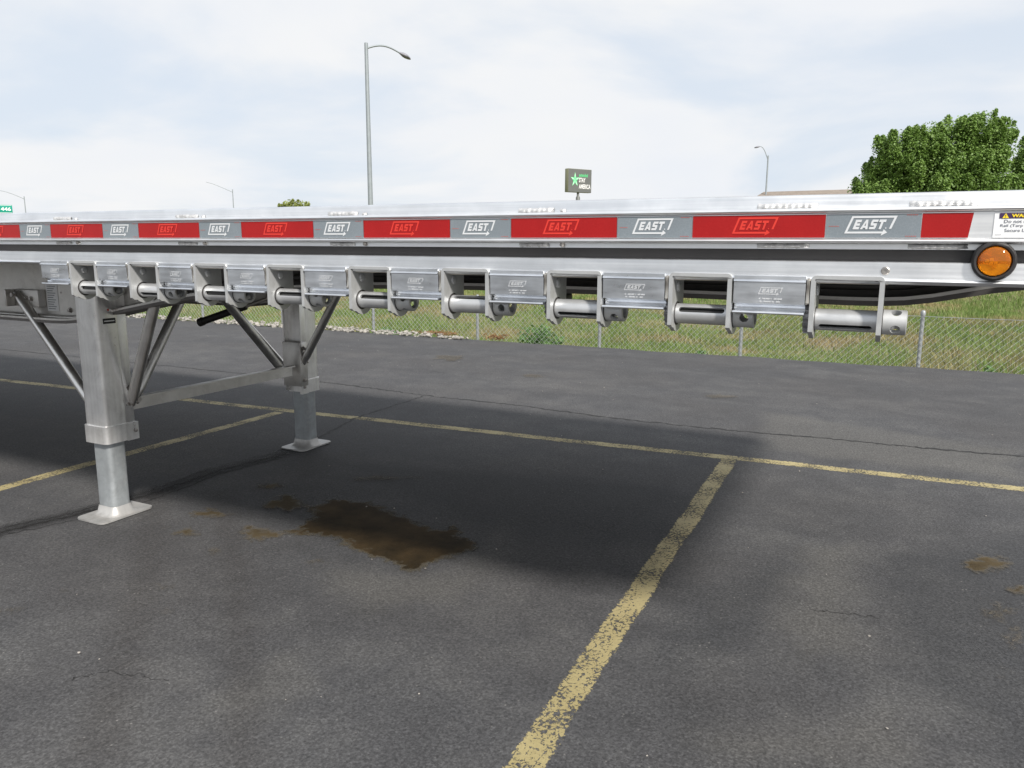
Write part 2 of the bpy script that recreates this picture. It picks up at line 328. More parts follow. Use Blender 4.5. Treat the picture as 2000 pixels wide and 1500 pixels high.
class MB:
    def __init__(s): s.v = []; s.f = []
    def quadmesh(s, vs, fs):
        k = len(s.v); s.v += [tuple(p) for p in vs]; s.f += [tuple(i + k for i in f) for f in fs]; return s
    def box(s, x0, x1, y0, y1, z0, z1):
        vs = [(x, y, z) for z in (z0, z1) for y in (y0, y1) for x in (x0, x1)]
        return s.quadmesh(vs, [(0, 2, 3, 1), (4, 5, 7, 6), (0, 1, 5, 4), (2, 6, 7, 3), (0, 4, 6, 2), (1, 3, 7, 5)])
    def prism(s, poly, a0, a1, axis):
        """polygon extruded along an axis: poly is (y,z) for x, (x,z) for y, (x,y) for z"""
        def P(p, a):
            return (a, p[0], p[1]) if axis == 'x' else ((p[0], a, p[1]) if axis == 'y' else (p[0], p[1], a))
        n = len(poly); vs = [P(p, a0) for p in poly] + [P(p, a1) for p in poly]
        fs = [(i, (i + 1) % n, (i + 1) % n + n, i + n) for i in range(n)] + [tuple(range(n))[::-1], tuple(range(n, 2 * n))]
        return s.quadmesh(vs, fs)
    def tube(s, pts, r, seg=12, cap=True):
        pts = [Vector(p) for p in pts]; n = len(pts); rs = r if isinstance(r, (list, tuple)) else [r] * n
        ref = None; k = len(s.v)
        for i, p in enumerate(pts):
            d = (pts[min(i + 1, n - 1)] - pts[max(i - 1, 0)]).normalized()
            if ref is None:
                ref = d.orthogonal().normalized()
            ref = (ref - d * ref.dot(d)).normalized(); bn = d.cross(ref)
            for j in range(seg):
                a = 2 * PI * j / seg; s.v.append(tuple(p + (ref * math.cos(a) + bn * math.sin(a)) * rs[i]))
        for i in range(n - 1):
            for j in range(seg):
                a = k + i * seg + j; b = k + i * seg + (j + 1) % seg; s.f.append((a, b, b + seg, a + seg))
        if cap:
            s.f.append(tuple(k + j for j in range(seg))[::-1]); s.f.append(tuple(k + (n - 1) * seg + j for j in range(seg)))
        return s
    def lathe(s, prof, origin, axis, seg=24):
        """profile of (radius, distance) revolved about an axis through origin"""
        ax = Vector(axis).normalized(); u = ax.orthogonal().normalized(); w = ax.cross(u); o = Vector(origin); k = len(s.v); n = len(prof)
        for r, h in prof:
            for j in range(seg):
                a = 2 * PI * j / seg; s.v.append(tuple(o + ax * h + (u * math.cos(a) + w * math.sin(a)) * max(r, 1e-5)))
        for i in range(n - 1):
            for j in range(seg):
                a = k + i * seg + j; b = k + i * seg + (j + 1) % seg; s.f.append((a, b, b + seg, a + seg))
        return s
    def mesh(s, name='m', smooth=None, bevel=0, bseg=2):
        me = bpy.data.meshes.new(name); me.from_pydata(s.v, [], s.f)
        bm = bmesh.new(); bm.from_mesh(me)
        bmesh.ops.recalc_face_normals(bm, faces=bm.faces)
        if bevel:
            es = [e for e in bm.edges if len(e.link_faces) == 2 and e.calc_face_angle(0) > 0.6]
            bmesh.ops.bevel(bm, geom=es, offset=bevel, segments=bseg, profile=0.5, affect='EDGES', clamp_overlap=True)
        bm.to_mesh(me); bm.free()
        if smooth is not None or bevel:
            for p in me.polygons: p.use_smooth = True
            me.set_sharp_from_angle(angle=math.radians(smooth if smooth is not None else 40))
        return me
    def obj(s, name, mat, parent=None, **k): return add(name, s.mesh(name, **k), mat, parent)

def rrect(x0, x1, y0, y1, r, seg=4):
    out = []
    for cx, cy, a0 in ((x1 - r, y1 - r, 0), (x0 + r, y1 - r, 90), (x0 + r, y0 + r, 180), (x1 - r, y0 + r, 270)):
        for i in range(seg + 1):
            a = math.radians(a0 + 90 * i / seg); out.append((cx + r * math.cos(a), cy + r * math.sin(a)))
    return out
def circ(cx, cy, r, n=16): return [(cx + r * math.cos(2 * PI * i / n), cy + r * math.sin(2 * PI * i / n)) for i in range(n)]

def boolean(me, cutters):
    """cut meshes out of a mesh, returns a new mesh"""
    o = bpy.data.objects.new('t', me); COL.objects.link(o); cs = []
    for c in cutters:
        co = bpy.data.objects.new('c', c); COL.objects.link(co); cs.append(co)
        md = o.modifiers.new('b', 'BOOLEAN'); md.object = co; md.operation = 'DIFFERENCE'; md.solver = 'EXACT'
    bpy.context.view_layer.update()
    dg = bpy.context.evaluated_depsgraph_get(); out = bpy.data.meshes.new_from_object(o.evaluated_get(dg))
    bpy.data.objects.remove(o)
    for c in cs: bpy.data.objects.remove(c)
    for p in out.polygons: p.use_smooth = True
    out.set_sharp_from_angle(angle=math.radians(35))
    return out

def text_poly(s, height, shear=0.0, bold=0.0, width=None, align='CENTER', spacing=1.0):
    """flat lettering as (verts, faces) in the x/z plane facing -y, centred on the origin"""
    cu = bpy.data.curves.new('t', 'FONT'); cu.body = s; cu.size = 1.0; cu.shear = shear; cu.offset = bold; cu.space_character = spacing
    cu.resolution_u = 3; cu.fill_mode = 'BOTH'
    o = bpy.data.objects.new('t', cu); COL.objects.link(o); bpy.context.view_layer.update()
    me = bpy.data.meshes.new_from_object(o.evaluated_get(bpy.context.evaluated_depsgraph_get()))
    vs = [v.co.copy() for v in me.vertices]; fs = [tuple(p.vertices) for p in me.polygons]
    bpy.data.objects.remove(o); bpy.data.curves.remove(cu); bpy.data.meshes.remove(me)
    x0 = min(v.x for v in vs); x1 = max(v.x for v in vs); y0 = min(v.y for v in vs); y1 = max(v.y for v in vs)
    sy = height / (y1 - y0); sx = sy if width is None else width / (x1 - x0)
    ox = (x0 + x1) / 2 if align == 'CENTER' else x0
    return [((v.x - ox) * sx, 0.0, (v.y - (y0 + y1) / 2) * sy) for v in vs], fs

def flat_mesh(parts, name='flat'):
    """parts: list of (verts(x,y,z), faces)"""
    mb = MB()
    for vs, fs in parts: mb.quadmesh(vs, fs)
    me = bpy.data.meshes.new(name); me.from_pydata(mb.v, [], mb.f)
    return me
def rect(x0, x1, z0, z1): return [(x0, 0, z0), (x1, 0, z0), (x1, 0, z1), (x0, 0, z1)], [(0, 1, 2, 3)]
def shift(part, dx, dz, dy=0): return [(x + dx, y + dy, z + dz) for x, y, z in part[0]], part[1]

# ------------------------------------------------------------------ logo used on the tape and covers
def block_east(h, w, slant):
    """heavy sans lettering: E A S T from bars"""
    t = 0.29 * h; gap = 0.035 * w; lw = (w - 3 * gap) / 4; parts = []
    def q(x0, pts): parts.append(([(x0 + x - w / 2 + slant * (z - h / 2), 0, z - h / 2) for x, z in pts], [tuple(range(len(pts)))]))
    def bar(x0, a, b, c, d): q(x0, [(a, c), (b, c), (b, d), (a, d)])
    k = 0.35 * lw
    x0 = 0; e = lw * 0.90
    bar(x0, 0, k, 0, h); bar(x0, k, e, 0, t * 0.9); bar(x0, k, e * 0.92, 0.5 * h - t * 0.42, 0.5 * h + t * 0.42); bar(x0, k, e, h - t * 0.9, h)
    x0 = lw * 0.93 + gap; a = lw * 1.12
    q(x0, [(0, 0), (k, 0), (a * 0.5, h * 0.72), (a * 0.5, h), (a * 0.36, h)]); q(x0, [(a - k, 0), (a, 0), (a * 0.64, h), (a * 0.5, h), (a * 0.5, h * 0.72)])
    bar(x0, a * 0.27, a * 0.73, h * 0.16, h * 0.36)
    x0 = lw * 2.05 + 2 * gap; b_ = lw * 0.95
    bar(x0, 0.02 * lw, b_ - 0.06 * lw, 0, t * 0.85); bar(x0, b_ - k, b_, t * 0.45, 0.5 * h); bar(x0, 0.06 * lw, b_ - 0.05 * lw, 0.5 * h - t * 0.42, 0.5 * h + t * 0.42)
    bar(x0, 0, k, 0.5 * h, h - t * 0.45); bar(x0, 0.06 * lw, b_, h - t * 0.85, h)
    x0 = lw * 3.0 + 3 * gap
    bar(x0, 0, lw, h - t * 0.9, h); bar(x0, lw * 0.5 - k * 0.5, lw * 0.5 + k * 0.5, 0, h - t * 0.9)
    # overlapping bars are kept a hair apart in depth
    return [([(x, -0.00004 * i, z) for x, y, z in p[0]], p[1]) for i, p in enumerate(parts)]
def logo_parts(w, h, arrow=True, text=True):
    t = 0.100 * h; sh = 0.38 * h           # line thickness, slant
    def P(u, z): return (-w / 2 + u * w + (z / h) * sh - sh / 2, 0, z - h / 2)
    def bar(u0, u1, z0, z1):
        return [P(u0, z0), P(u1, z0), P(u1, z1), P(u0, z1)], [(0, 1, 2, 3)]
    tw = t / w * 1.15
    parts = [bar(0, 1, h - t, h), bar(0, tw, t * 1.9, h - t), bar(1 - tw, 1, 0.33 * h, h - t), bar(0, 0.84, 0.9 * t, 1.9 * t)]
    tip = [P(0.84, -0.3 * t), P(0.95, 1.4 * t), P(0.84, 3.1 * t)]; parts.append((tip, [(0, 1, 2)]))
    parts += [shift(p, -0.015 * w, 0.06 * h) for p in block_east(h * 0.50, w * 0.68, 0.30)]
    dot = rect(0, t * 0.6, 0, t * 0.6); parts.append(shift(dot, w * 0.335, -0.16 * h))
    return parts
ME_logo = flat_mesh(logo_parts(0.084, 0.0385), 'logo')
ME_logo_r = ME_logo.copy(); ME_logo.materials.append(M_whitelogo); ME_logo_r.materials.append(M_redlogo)
ME_logo_e = flat_mesh(logo_parts(0.046, 0.0165) +
    [shift(rect(0, 0.0035 + 0.003 * ((i * 7) % 3), 0, 0.0026), -0.023 + 0.0078 * i, -0.0175) for i in range(6)] +
    [shift(rect(0, 0.004 + 0.002 * ((i * 5) % 3), 0, 0.0026), -0.021 + 0.0086 * i, -0.0235) for i in range(5)], 'etched')
ME_logo_e.materials.append(M_etch)

# ================================================================== SETTING
def sheet(name, pts, mat, z):
    me = bpy.data.meshes.new(name); me.from_pydata([(x, y, z) for x, y in pts], [], [tuple(range(len(pts)))]); return struct(add(name, me, mat))
# lot edge follows the fence (runs 1 degree off the trailer)
def edge_y(x): return 9.40 + 0.020 * x if x > -6 else 9.28
def gpx(px, py):
    """ground point of a measured picture position (2000 px wide survey of the lot)"""
    d = F * 1500.107 + R * (px - 1000) + U * (750 - py); t = -CAM_H / d.z; return (d.x * t, d.y * t)
def poly_sd(q, poly):
    P = np.array(poly, float); dm = np.full(len(q), 1e9); ins = np.zeros(len(q), bool)
    for a, b in zip(P, np.roll(P, -1, 0)):
        e = b - a; t = np.clip(((q - a) @ e) / (e @ e), 0, 1); dm = np.minimum(dm, np.linalg.norm(q - a - t[:, None] * e, axis=1))
        c = (a[1] > q[:, 1]) != (b[1] > q[:, 1])
        xi = (b[0] - a[0]) * (q[:, 1] - a[1]) / (b[1] - a[1] + 1e-12) + a[0]; ins ^= c & (q[:, 0] < xi)
    return np.where(ins, dm, -dm)
xs = np.unique(np.concatenate([np.linspace(-80, -10, 36), np.linspace(-10, 3.2, 300), np.linspace(3.2, 60, 30)]))
ys = np.unique(np.concatenate([np.linspace(-45, 0.8, 24), np.linspace(0.8, 9.0, 190)]))
ey = np.array([edge_y(x) + 0.025 * math.sin(x * 3.1) + 0.02 * math.sin(x * 7.7) for x in xs])
rows = [np.column_stack([xs, np.full(len(xs), y), np.zeros(len(xs))]) for y in ys]
rows += [np.column_stack([xs, ey, np.zeros(len(xs))]), np.column_stack([xs, ey + 0.03, np.full(len(xs), -0.22)])]
V = np.concatenate(rows); k = len(xs); ii = np.arange(len(V)).reshape(-1, k)
fs = np.stack([ii[:-1, :-1], ii[:-1, 1:], ii[1:, 1:], ii[1:, :-1]], -1).reshape(-1, 4)
me = bpy.data.meshes.new('parking_lot'); me.from_pydata(V.tolist(), [], fs.tolist())
def wear(name, polys, soft):
    v = np.zeros(len(V))
    for p in polys: v = np.maximum(v, np.clip(poly_sd(V[:, :2], [gpx(*q) for q in p]) / soft + 0.5, 0, 1))
    me.attributes.new(name, 'FLOAT', 'POINT').data.foreach_set('value', v.astype(np.float32))
wear('darker', [((1700, 1080), (2000, 1040), (2300, 1100), (2300, 1500), (1990, 1500), (1760, 1330), (1690, 1180)), ((1300, 1160), (1560, 1080), (1570, 1150), (1480, 1260), (1260, 1330)), ((640, 900), (1150, 930), (1380, 960), (1330, 1080), (1000, 1060), (800, 980))], 0.35)  # darker, slightly bluish areas of the asphalt
wear('dust', [((1570, 1060), (1680, 1060), (1690, 1280), (1560, 1300), (1500, 1210)), ((640, 1090), (860, 1120), (930, 1060), (1000, 1010), (1010, 1080), (900, 1180), (700, 1200), (600, 1140)), ((350, 1370), (560, 1280), (620, 1330), (440, 1470)), ((1480, 800), (2000, 880), (2000, 940), (1480, 880)), ((1350, 1430), (1750, 1380), (1800, 1500), (1300, 1520))], 0.30)
wear('track', [((270, 960), (330, 955), (320, 1100), (290, 1250), (240, 1500), (130, 1500), (215, 1250), (262, 1100)), ((405, 960), (455, 955), (485, 1100), (500, 1300), (520, 1500), (440, 1500), (445, 1300), (440, 1100))], 0.06)
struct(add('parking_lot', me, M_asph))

def terrain_z(x, y):
    x = np.asarray(x, float); y = np.asarray(y, float)
    t = np.clip((y - 9.25) / 0.9, 0, 1); drop = -0.10 - 0.42 * t * t * (3 - 2 * t)
    rise = np.clip(y - 11.5, 0, 55) * 0.034
    n = 0.10 * np.sin(x * 0.55 + 0.4) * np.sin(y * 0.43 + 1.1) + 0.06 * np.sin(x * 1.3 + y * 0.9)
    fade = np.clip((y - 9.9) / 2.5, 0, 1)
    out = drop + rise + n * fade
    inlot = (y < 9.25) & (np.abs(x) < 90) & (y > -50)
    return np.where(inlot, -0.3, out)
gx = np.unique(np.concatenate([np.linspace(-2500, -100, 10), np.linspace(-100, -30, 24), np.linspace(-30, 12, 106), np.linspace(12, 100, 24), np.linspace(100, 2500, 10)]))
gy = np.unique(np.concatenate([np.linspace(-2500, -50, 10), np.linspace(-50, 9, 6), np.linspace(9, 12, 21), np.linspace(12, 70, 100), np.linspace(70, 2500, 14)]))
X, Y = np.meshgrid(gx, gy); Z = terrain_z(X, Y)
nx, ny = len(gx), len(gy)
me = bpy.data.meshes.new('ground')
idx = np.arange(nx * ny).reshape(ny, nx)
faces = np.stack([idx[:-1, :-1], idx[:-1, 1:], idx[1:, 1:], idx[1:, :-1]], -1).reshape(-1, 4)
me.from_pydata(np.stack([X, Y, Z], -1).reshape(-1, 3).tolist(), [], faces.tolist())
for p in me.polygons: p.use_smooth = True
struct(add('ground', me, M_field))

# ---- painted lines: strips with an edge-distance attribute for the wear
def strip(name, p0, p1, w, mat, z=0.0005, n=None):
    p0 = Vector(p0); p1 = Vector(p1); d = (p1 - p0); ln = d.length; d.normalize(); nn = Vector((-d.y, d.x))
    n = n or max(2, int(ln / 0.25)); vs = []; ed = []; fs = []
    prof = [(-0.5, 0.0), (-0.38, 1), (0.38, 1), (0.5, 0.0)]
    for i in range(n + 1):
        c = p0 + d * ln * i / n; jit = 0.004 * math.sin(i * 1.7) + 0.003 * math.sin(i * 0.61)
        for u, e in prof:
            q = c + nn * (u * w + jit); vs.append((q.x, q.y, z)); ed.append(e * 0.12 * w)
    for i in range(n):
        for j in range(3): a = i * 4 + j; fs.append((a, a + 1, a + 5, a + 4))
    me = bpy.data.meshes.new(name); me.from_pydata(vs, [], fs)
    at = me.attributes.new('edge', 'FLOAT', 'POINT'); at.data.foreach_set('value', ed)
    return struct(add(name, me, mat))
ldir = Vector((0.718 + 7.632, 4.842 - 4.322)).normalized()
lp = Vector((-3.622, 4.590))
strip('parking_line', lp - ldir * 26, lp + ldir * 22, 0.105, M_paint, z=0.0009)
strip('parking_line', (-0.838, 4.715), (-0.640, -2.2), 0.105, M_paint)
strip('parking_line', (-4.262, 4.475), (-4.205, 0.2), 0.105, M_paint)
strip('parking_line', (-7.80, 4.27), (-7.74, 0.0), 0.105, M_paint)
strip('parking_line', (2.62, 4.92), (2.80, -2.0), 0.105, M_paint)

# ---- cracks: thin wandering strips
def crack(pts, w, z=0.0013, n=14, seed=0, wob=0.015):
    r = random.Random(seed); fine = []
    for a, b in zip(pts[:-1], pts[1:]):
        for i in range(n):
            t = i / n; fine.append((a[0] + (b[0] - a[0]) * t + r.uniform(-wob, wob), a[1] + (b[1] - a[1]) * t + r.uniform(-wob, wob)))
    fine.append(pts[-1]); vs = []; fs = []
    for i, p in enumerate(fine):
        q = fine[min(i + 1, len(fine) - 1)]; o = fine[max(i - 1, 0)]
        d = Vector((q[0] - o[0], q[1] - o[1])).normalized(); ww = w * r.uniform(0.25, 1.2)
        vs += [(p[0] - d.y * ww / 2, p[1] + d.x * ww / 2, z), (p[0] + d.y * ww / 2, p[1] - d.x * ww / 2, z)]
    fs = [(2 * i, 2 * i + 1, 2 * i + 3, 2 * i + 2) for i in range(len(fine) - 1)]
    me = bpy.data.meshes.new('pavement_crack'); me.from_pydata(vs, [], fs); return struct(add('pavement_crack', me, M_crack))
CR_A = [(-14, 5.62), (-9.9, 5.65), (-7.19, 5.684), (-5.06, 5.70), (-4.4, 5.656), (-3.5, 5.575), (-2.77, 5.585), (-1.85, 5.49), (-1.07, 5.497), (-0.39, 5.566), (0.24, 5.584), (0.82, 5.643), (4, 5.8), (9, 5.9)]
CR_B = [(-3.62, 0.6), (-3.573, 1.95), (-3.485, 2.26), (-3.431, 2.59), (-3.45, 3.09), (-3.37, 3.49), (-3.43, 3.945), (-3.60, 4.556), (-3.61, 5.03), (-3.612, 5.56)]
crack(CR_A, 0.030, seed=1, n=22, wob=0.016)
crack(CR_B, 0.022, seed=2, n=18, wob=0.012)
crack([(x + 0.06 + 0.02 * math.sin(i), y) for i, (x, y) in enumerate(CR_B[1:6])], 0.012, seed=3, n=16)
crack([(x - 0.05 - 0.02 * math.sin(i * 2), y) for i, (x, y) in enumerate(CR_B[:5])], 0.010, seed=4, n=16)

# ---- stains: sheets carrying a signed distance to an outline
ZS = [0.0017]
def stain_sheet(name, poly, mat, res=0.02, margin=0.12, z=None):
    z = ZS[0]; ZS[0] += 0.0004
    P = np.array(poly, float); x0, y0 = P.min(0) - margin; x1, y1 = P.max(0) + margin
    ax = np.arange(x0, x1 + res, res); ay = np.arange(y0, y1 + res, res); GX, GY = np.meshgrid(ax, ay)
    q = np.stack([GX, GY], -1).reshape(-1, 2)
    sdv = poly_sd(q, poly)
    # a noise of the material can push the edge out by up to the margin only
    nX, nY = len(ax), len(ay); ii = np.arange(nX * nY).reshape(nY, nX)
    fs = np.stack([ii[:-1, :-1], ii[:-1, 1:], ii[1:, 1:], ii[1:, :-1]], -1).reshape(-1, 4)
    me = bpy.data.meshes.new(name); me.from_pydata(np.column_stack([q, np.full(len(q), z)]).tolist(), [], fs.tolist())
    at = me.attributes.new('sd', 'FLOAT', 'POINT'); at.data.foreach_set('value', sdv.astype(np.float32))
    return struct(add(name, me, mat))
pud = [(720, 460), (860, 410), (890, 320), (1000, 275), (1150, 280), (1300, 330), (1420, 380), (1540, 430), (1640, 440), (1680, 420), (1700, 470), (1800, 520), (1790, 555), (1650, 600), (1430, 680), (1330, 630), (1210, 580), (1080, 540), (1060, 500), (940, 475)]
stain_sheet('wet_stain', [gpx(300 + x / 2.857, 880 + y / 2.857) for x, y in pud], M_puddle, z=0.0035)
def ell(px, py, rx, ry, n=14):
    r_ = random.Random(int(px * 7 + py)); k_ = [r_.uniform(0.55, 1.25) for _ in range(n)]
    return [gpx(px + rx * k_[i] * math.cos(2 * PI * i / n), py + ry * k_[i] * math.sin(2 * PI * i / n)) for i in range(n)]
for px, py, rx, ry in ((412, 1003, 36, 10), (505, 1043, 44, 14), (365, 1041, 26, 8), (560, 985, 46, 14), (525, 950, 26, 5), (1920, 1102, 48, 16), (1985, 1153, 22, 8)):
    stain_sheet('brown_stain', ell(px, py, rx, ry), M_brown, res=0.012)
for px, py, rx, ry in ((1950, 1200, 40, 24), (1985, 1245, 30, 30), (1965, 1318, 14, 20), (615, 1100, 20, 10), (322, 1033, 14, 5), (750, 935, 85, 8), (1400, 775, 40, 5), (880, 700, 40, 6), (1040, 735, 30, 5), (420, 1080, 26, 12), (130, 1155, 20, 8), (320, 1198, 24, 8), (20, 1196, 40, 9), (330, 1150, 40, 8)):
    stain_sheet('dirt_stain', ell(px, py, rx, ry), M_tan, res=0.02, z=0.0022)
stain_sheet('tar_stain', [(x + 0.09, y) for x, y in CR_B[:7]] + [(x - 0.09, y) for x, y in CR_B[:7][::-1]], M_tar, res=0.03, z=0.0018)

for k_, pts_ in enumerate(([(1585, 1192), (1650, 1199), (1720, 1206)], [(1100, 1010), (1180, 1040), (1210, 1020)], [(820, 720), (900, 735), (960, 745)], [(130, 1330), (220, 1310), (330, 1330)])):
    crack([gpx(*p) for p in pts_], 0.0035, seed=60 + k_, n=12, wob=0.012)
# ---- pebbles, rocks
def ico(seed, sub=1):
    bm = bmesh.new(); bmesh.ops.create_icosphere(bm, subdivisions=sub, radius=1.0); r = random.Random(seed)
    vs = [v.co * (1 + r.uniform(-0.28, 0.28)) for v in bm.verts]; fs = [tuple(v.index for v in f.verts) for f in bm.faces]; bm.free(); return np.array([tuple(v) for v in vs]), np.array(fs)
def scatter_stones(name, pts, sizes, mat, flat=0.6):
    shapes = [ico(i) for i in range(6)]; V = []; Fc = []; k = 0
    for i, (p, s) in enumerate(zip(pts, sizes)):
        v, f = shapes[i % 6]; a = rng.uniform(0, 6.28); c, sn = math.cos(a), math.sin(a)
        sc = s * np.array([1, rng.uniform(0.6, 1), flat * rng.uniform(0.7, 1.2)]); w = v * sc
        w = np.column_stack([w[:, 0] * c - w[:, 1] * sn, w[:, 0] * sn + w[:, 1] * c, w[:, 2]]) + np.array(p)
        V.append(w); Fc.append(f + k); k += len(v)
    me = bpy.data.meshes.new(name); me.from_pydata(np.concatenate(V).tolist(), [], np.concatenate(Fc).tolist()); return stuff(add(name, me, mat))
pp = [(rng.uniform(-9, 2.2), rng.uniform(1.2, 9.1)) for _ in range(260)]
tag(scatter_stones('loose_pebbles', [(x, y, 0.003) for x, y in pp], [rng.uniform(0.0015, 0.0055) for _ in pp], M_peb), 'tiny pale pebbles scattered over the dark asphalt', 'pebbles')
rk = []
for _ in range(950):
    x = rng.uniform(-17, -5.3); w = 0.30 if x < -6.2 else 0.30 * max(0.15, (-5.3 - x) / 0.9)
    rk.append((x, edge_y(x) + rng.uniform(-0.10, w), 0.012 + rng.uniform(-0.01, 0.02)))
tag(scatter_stones('edge_rocks', rk, [rng.uniform(0.014, 0.042) for _ in rk], M_rock), 'band of small white rocks along the far edge of the asphalt', 'rocks')

# ---- grass: blades in one mesh
def grass(name, n, xr, yr, hr, wr, label, dens=None):
    x = rng.uniform(*xr, n); u = rng.uniform(0, 1, n); y = yr[0] + (yr[1] - yr[0]) * u ** 1.5
    keep = (x > -1.55 * y) & (x < 0.20 * y + 1.0) & (y > np.where(x > -6, 9.45 + 0.020 * x, 9.34)); x = x[keep]; y = y[keep]; n = len(x)
    z = terrain_z(x, y) - 0.02
    patch = 0.55 + 0.45 * np.sin(x * 0.9 + 1.3 * np.sin(y * 0.7)) * np.sin(y * 1.1 + x * 0.3)
    h = rng.uniform(*hr, n) * (0.55 + 0.75 * patch); w = rng.uniform(*wr, n) * (1 + (y - 9) * 0.05)
    a = rng.uniform(0, 2 * PI, n); la = rng.uniform(0, 2 * PI, n); lean = rng.uniform(0.1, 0.75, n) * h
    dx, dy = np.cos(a) * w / 2, np.sin(a) * w / 2; lx, ly = np.cos(la) * lean, np.sin(la) * lean
    V = np.empty((n, 5, 3))
    V[:, 0] = np.column_stack([x - dx, y - dy, z]); V[:, 1] = np.column_stack([x + dx, y + dy, z])
    V[:, 2] = np.column_stack([x + dx * 0.8 + lx * 0.35, y + dy * 0.8 + ly * 0.35, z + h * 0.6])
    V[:, 3] = np.column_stack([x - dx * 0.8 + lx * 0.35, y - dy * 0.8 + ly * 0.35, z + h * 0.6])
    V[:, 4] = np.column_stack([x + lx, y + ly, z + h])
    me = bpy.data.meshes.new(name); base = np.arange(n)[:, None] * 5
    q = (base + np.array([0, 1, 2, 3])); t = (base + np.array([3, 2, 4]))
    nl = n * 7; me.vertices.add(n * 5); me.vertices.foreach_set('co', V.reshape(-1))
    li = np.concatenate([q, t], 1).reshape(-1); me.loops.add(nl); me.loops.foreach_set('vertex_index', li.astype(np.int32))
    st = (np.arange(n)[:, None] * 7 + np.array([0, 4])).reshape(-1); me.polygons.add(n * 2); me.polygons.foreach_set('loop_start', st.astype(np.int32))
    me.update(calc_edges=True); me.validate()
    at = me.attributes.new('rnd', 'FLOAT', 'POINT'); at.data.foreach_set('value', np.repeat(rng.uniform(0, 1, n), 5).astype(np.float32))
    o = stuff(add(name, me, M_grass)); return tag(o, label, 'grass')
grass('wild_grass', 380000, (-32, 5), (9.36, 34), (0.05, 0.17), (0.006, 0.013), 'rough green and straw coloured grass beyond the wire fence')

# ================================================================== leafy things
def leaves(name, centers, radii, counts, size, mat, parent, up=0.3, lean=(0, 0)):
    P = []; S = []
    for c, r, n in zip(centers, radii, counts):
        d = rng.normal(size=(n, 3)); d /= np.linalg.norm(d, axis=1)[:, None]; rr = rng.uniform(0, 1, n) ** 0.45
        p = np.array(c) + d * rr[:, None] * np.array(r); P.append(p)
        S.append(np.full(n, rng.uniform(-0.18, 0.18)) + d[:, 2] * 0.10)
    P = np.concatenate(P); sh = np.concatenate(S); n = len(P)
    nrm = rng.normal(size=(n, 3)); nrm[:, 2] = np.abs(nrm[:, 2]) + up; nrm += np.array((0.35, -0.35, 0.0)); nrm /= np.linalg.norm(nrm, axis=1)[:, None]
    t = np.cross(nrm, rng.normal(size=(n, 3))); t /= np.linalg.norm(t, axis=1)[:, None]; b = np.cross(nrm, t)
    s = size * rng.uniform(0.6, 1.4, n)[:, None]
    V = np.stack([P - t * s * 0.5, P + b * s * 0.36, P + t * s * 0.62, P - b * s * 0.36], 1).reshape(-1, 3)
    me = bpy.data.meshes.new(name); me.from_pydata(V.tolist(), [], np.arange(n * 4).reshape(n, 4).tolist())
    at = me.attributes.new('rnd', 'FLOAT', 'POINT'); at.data.foreach_set('value', np.repeat(np.clip(rng.uniform(0.1, 0.9, n) + sh, 0, 1), 4).astype(np.float32))
    return add(name, me, mat, parent)
def az(a, d): return (d * math.cos(math.radians(a)), d * math.sin(math.radians(a)))
def tree(name, base, h, lobes, mat, size, dens, label, group, trunk_r=0.3):
    """lobes: offsets (dx along the view width, dz, rx, rz)"""
    bx, by = base; z0 = float(terrain_z(bx, by)); t = empty(name, (bx, by, z0)); tag(t, label, 'tree', group)
    mb = MB(); top = h * 0.55
    mb.tube([(0, 0, -0.2), (0.06, 0.05, h * 0.2), (0.0, 0.1, h * 0.4), (0.2, 0, top)], [trunk_r * 1.25, trunk_r, trunk_r * 0.8, trunk_r * 0.45], 10)
    C = []; Rr = []; Ct = []
    for dx, dy, dz, rx, rz in lobes:
        mid = (dx * 0.45, dy * 0.45, h * 0.25 + dz * 0.35)
        mb.tube([(0, 0, h * 0.22), mid, (dx, dy, dz)], [trunk_r * 0.45, trunk_r * 0.28, trunk_r * 0.07], 6)
        C.append((dx, dy, dz)); Rr.append((rx * 1.02, rx * 1.02, rz * 1.05)); Ct.append(int(dens * 6.0 * rx * rz))
        # each lobe is many small clumps with tufts that point up and out
        for k in range(int(16 * rx * rz / 2.0) + 10):
            d = rng.normal(size=3); d /= np.linalg.norm(d); q = rng.uniform(0.35, 1.0)
            c = np.array((dx, dy, dz)) + d * q * np.array((rx, rx, rz)); rr = rng.uniform(0.20, 0.36) * min(rx, rz)
            tip = d * 0.55 + np.array((0.30, 0.0, 0.85)); tip /= np.linalg.norm(tip); m_ = int(dens * rr * rr * 5.5) + 5
            for q2, s2 in ((-0.2, 0.85), (0.35, 0.66), (0.75, 0.44), (1.05, 0.25)):
                C.append(c + tip * rr * q2); Rr.append((rr * s2, rr * s2, rr * s2 * 1.25)); Ct.append(max(4, int(m_ * (1.2 - q2 * 0.45))))
    mb.obj('trunk', M_bark, t, smooth=60); leaves('crown', C, Rr, Ct, size, mat, t)
    return t
